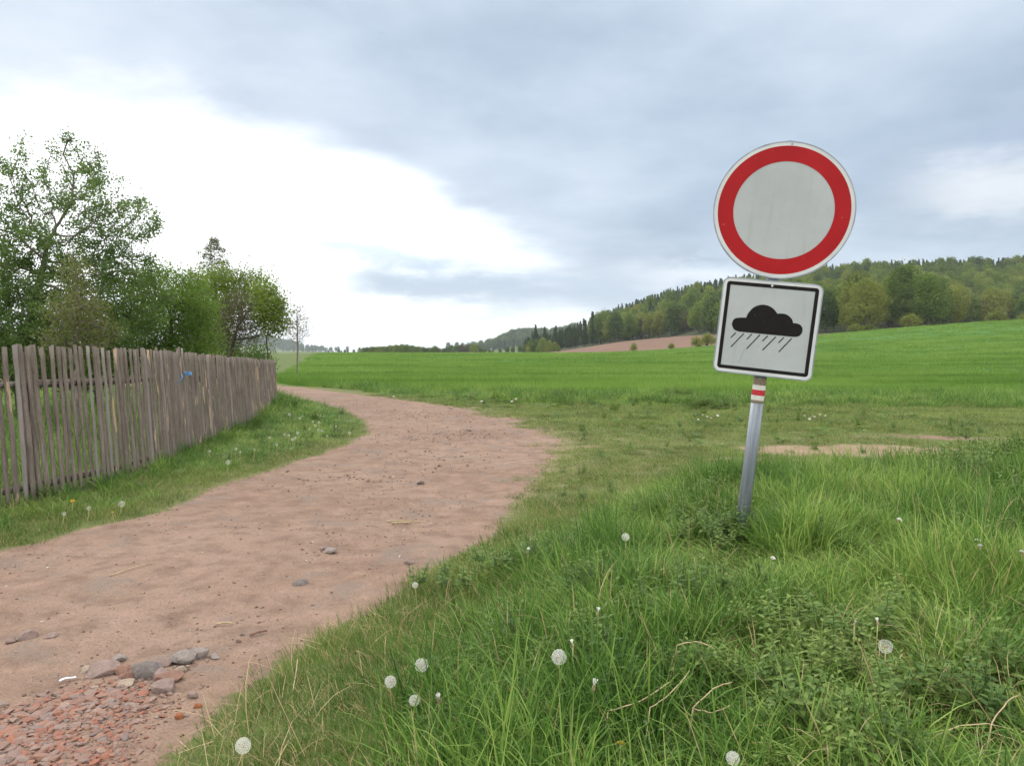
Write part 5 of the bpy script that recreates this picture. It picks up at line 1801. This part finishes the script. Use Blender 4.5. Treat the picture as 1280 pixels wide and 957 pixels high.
# the distant wooded knolls are covered the same way
ex = []
for _ in range(480): ex.append((16 + rg.gauss(0, 42), 1470 + rg.gauss(0, 60), rg.choice([3, 4, 5, 3])))
for _ in range(560): ex.append((-840 + rg.gauss(0, 120), 2520 + rg.gauss(0, 80), rg.choice([3, 4, 3])))
ox_ = np.concatenate([pts[others, 0], [e[0] for e in ex]]); oy_ = np.concatenate([pts[others, 1], [e[1] for e in ex]]); ok_ = np.concatenate([kind[others], [e[2] for e in ex]]).astype(int)
os_ = np.array([rg.uniform(.80, 1.2) for _ in ox_]) * np.where((ok_ >= 4) & (ok_ <= 6), .62, 1.0) * np.where(ox_ / oy_ < .10, .85, 1) * np.where(oy_ > 1300, 1.7, 1)
scatter('forest', np.stack([ox_, oy_, H(ox_, oy_) - .3], 1), os_, ok_, [p['both'] for p in PR], 'wood covering the hill slope and ridge behind the front trees', 'wood', seed=9, tilt=.02)

# the low tree line on the horizon
prof_x = [405, 425, 440, 460, 475, 490, 505, 520, 535, 543, 552, 562, 572, 580, 588, 596, 602]
prof_y = [438.5, 437.5, 436.0, 434.5, 433, 432, 431.5, 433, 434.5, 432.5, 437, 433, 430.5, 429.5, 429.8, 431, 437]
px = 407.0; i = 0
while px < 603:
    top = np.interp(px, prof_x, prof_y) + rg.uniform(-.9, 1.3)
    Yd = 430 + 70 * rg.random() if px < 545 else 545 + 40 * rg.random()
    if px < 445: Yd += 250
    x_ = (px - 640) / FPX * Yd; zt = at(px, top, Yd).z; hgt__ = max(1.5, zt - Hs(x_, Yd) + .3)
    k = 3 if px < 445 else (2 if 460 < px < 500 and rg.random() < .7 else rg.choice([0, 3, 3, 1]))
    if 572 < px < 592: k = 7
    s = hgt__ / 13.0
    zn = 'near the slim young tree' if px < 445 else ('left part' if px < 480 else ('left middle' if px < 510 else ('right middle' if px < 545 else 'by the far ploughed strip')))
    lb = ('taller ' if hgt__ > 4.5 else 'low ') + '%s in the horizon tree line, ' + zn; lb = lb % ['green tree', 'green tree', 'olive tree', 'dark tree', '', '', '', 'pinkish brown blossoming tree'][k]
    s *= 1.40; far_tree(PR[k], x_, Yd, s, lb, 'trees along the horizon', rg.uniform(0, 6.28), name='broadleaf_tree', sxy=s * rg.uniform(.8, 1.5), zoff=-.26 * 13 * s)
    px += (rg.uniform(1.8, 3.6) if px > 445 else rg.uniform(3.0, 8.0)) * rg.choice([.7, 1, 1, 1.3]); i += 1
for j, (px, top, Yd, k, sx) in enumerate([(607, 436.5, 700, 3, 1.6), (616, 437, 720, 3, 1.6), (625, 435.5, 700, 3, 1.6), (634, 433.5, 650, 3, 1.6), (603, 437.5, 300, 2, 1.5), (612, 438.5, 300, 2, 1.6),
                                         (641, 434, 600, 3, 1.5), (650, 432, 560, 3, 1.4), (656, 430, 430, 3, 1.2), (663, 427, 405, 0, 1.2), (670, 424, 400, 3, 1.1), (678, 423, 395, 0, 1.1), (686, 425, 392, 1, 1.1), (693, 428, 388, 2, 1.2), (660, 434, 380, 2, 1.2), (672, 434, 378, 0, 1.2), (684, 434, 375, 2, 1.2),
                                         (698, 432, 372, 0, 1.2)]):
    x_ = (px - 640) / FPX * Yd; hgt__ = max(1.5, at(px, top, Yd).z - Hs(x_, Yd) + .3); s = hgt__ / 13.0
    lb = 'small %s between the horizon tree line and the wooded hill' % ('dark tree' if k == 3 else 'green tree') if Yd > 410 else ('low green tree where the horizon meets the wooded hill' if px < 668 else ('low green tree before the first dark spruces of the hill' if px < 682 else 'low green tree between the dark spruces and the ploughed tip'))
    s *= 1.30; far_tree(PR[k], x_, Yd, s, lb, 'low trees left of the hill', rg.uniform(0, 6.28), name='broadleaf_tree', sxy=s * sx * .8, zoff=-.21 * 13 * s)
# bushes on the ploughed field
for (px, top, wpx, Yd, lb, k) in [(792, 428, 13, 222, 'upright grey green bush on the ploughed field edge', 2), (839, 429, 13, 222, 'rounder olive bush right of the upright one on the ploughed field', 2),
                               (870, 420, 20, 219, 'yellowish bush left of two at the right end of the ploughed field', 2), (884, 416, 24, 221, 'wide yellowish tree at the right end of the ploughed field', 2),
                               (897, 420, 20, 222, 'yellow green bush partly hidden by the square sign plate', 2), (873, 430, 12, 217, 'low green shrub under the yellowish bush', 2),
                               (1068, 405, 26, 217, 'low pale blossoming shrub at the foot of the wood', 2), (1085, 406, 26, 217, 'low green shrub right of the pale blossoming one', 2),
                               (1137, 392, 34, 219, 'bright green bush before the large trees of the wood', 2), (1244, 388, 34, 216, 'green bush at the right end of the large tree group', 2),
                               (1276, 392, 16, 222, 'small green shrub at the right picture edge beside the field', 2)]:
    x_ = (px - 640) / FPX * Yd; hgt__ = max(1.2, at(px, top, Yd).z - Hs(x_, Yd) + .2); s = hgt__ / 2.9
    far_tree(BUSH, x_, Yd, s, lb, None, rg.uniform(0, 6.28), parts=True, name='bush', cat='bush', sxy=wpx / FPX * Yd / 2 / 1.75)
print('far trees', ntree[0], 'forest', len(ox_))

# ------------------------------------------------------------------ birds
M_bird = simple('dark_plumage', (.04, .045, .06), .8)
def bird(px, py, Y, span, label, rz, fold=0.0):
    mb = MB()
    b = span * .42
    rs_ = [.01, .05, .085, .07, .035, .01]
    ys_ = [-.5, -.3, 0, .25, .42, .5]
    pts = [(0, b * y_, 0) for y_ in ys_]; n = 8; V = []; F = []
    for (p_, r_) in zip(pts, rs_):
        for k in range(n):
            a = 6.283 * k / n; V.append((b * r_ * 2 * math.cos(a), p_[1], b * r_ * 2 * math.sin(a) * .9))
    for i in range(5):
        for k in range(n): F.append([i * n + k, i * n + (k + 1) % n, (i + 1) * n + (k + 1) % n, (i + 1) * n + k])
    mb.add(V, F)
    for sg in (-1, 1):
        P_ = [(sg * .02 * span, .06 * span, 0), (sg * .02 * span, -.08 * span, 0), (sg * .25 * span, .09 * span, .05 * span), (sg * .25 * span, -.05 * span, .05 * span), (sg * .5 * span, .0, .02 * span), (sg * .48 * span, -.06 * span, .02 * span)]
        V = P_ + [(x_, y_, z_ - .012 * span) for x_, y_, z_ in P_]
        mb.add(V, [[0, 2, 3, 1], [2, 4, 5, 3], [6, 7, 9, 8], [8, 9, 11, 10], [0, 6, 8, 2], [2, 8, 10, 4], [1, 3, 9, 7], [3, 5, 11, 9], [4, 10, 11, 5]])
    V = [(0, -.18 * span, .005), (.05 * span, -.30 * span, 0), (-.05 * span, -.30 * span, 0), (0, -.18 * span, -.01), (.05 * span, -.30 * span, -.008), (-.05 * span, -.30 * span, -.008)]
    mb.add(V, [[0, 1, 2], [3, 5, 4], [0, 3, 4, 1], [1, 4, 5, 2], [2, 5, 3, 0]])
    o = mb.build('bird', M_bird, smooth=False)
    o.location = at(px, py, Y); o.rotation_euler = (R(10), R(4), rz)
    return tag(o, label, 'bird')


bird(477, 42, 60, .34, 'highest bird gliding with spread wings below the grey cloud', R(10))
bird(414, 102, 85, .22, 'smaller bird in front of the grey cloud, below and left of the highest', R(60))
bird(451, 315, 95, .20, 'lowest tiny bird near the streaky cloud over the horizon', R(40))
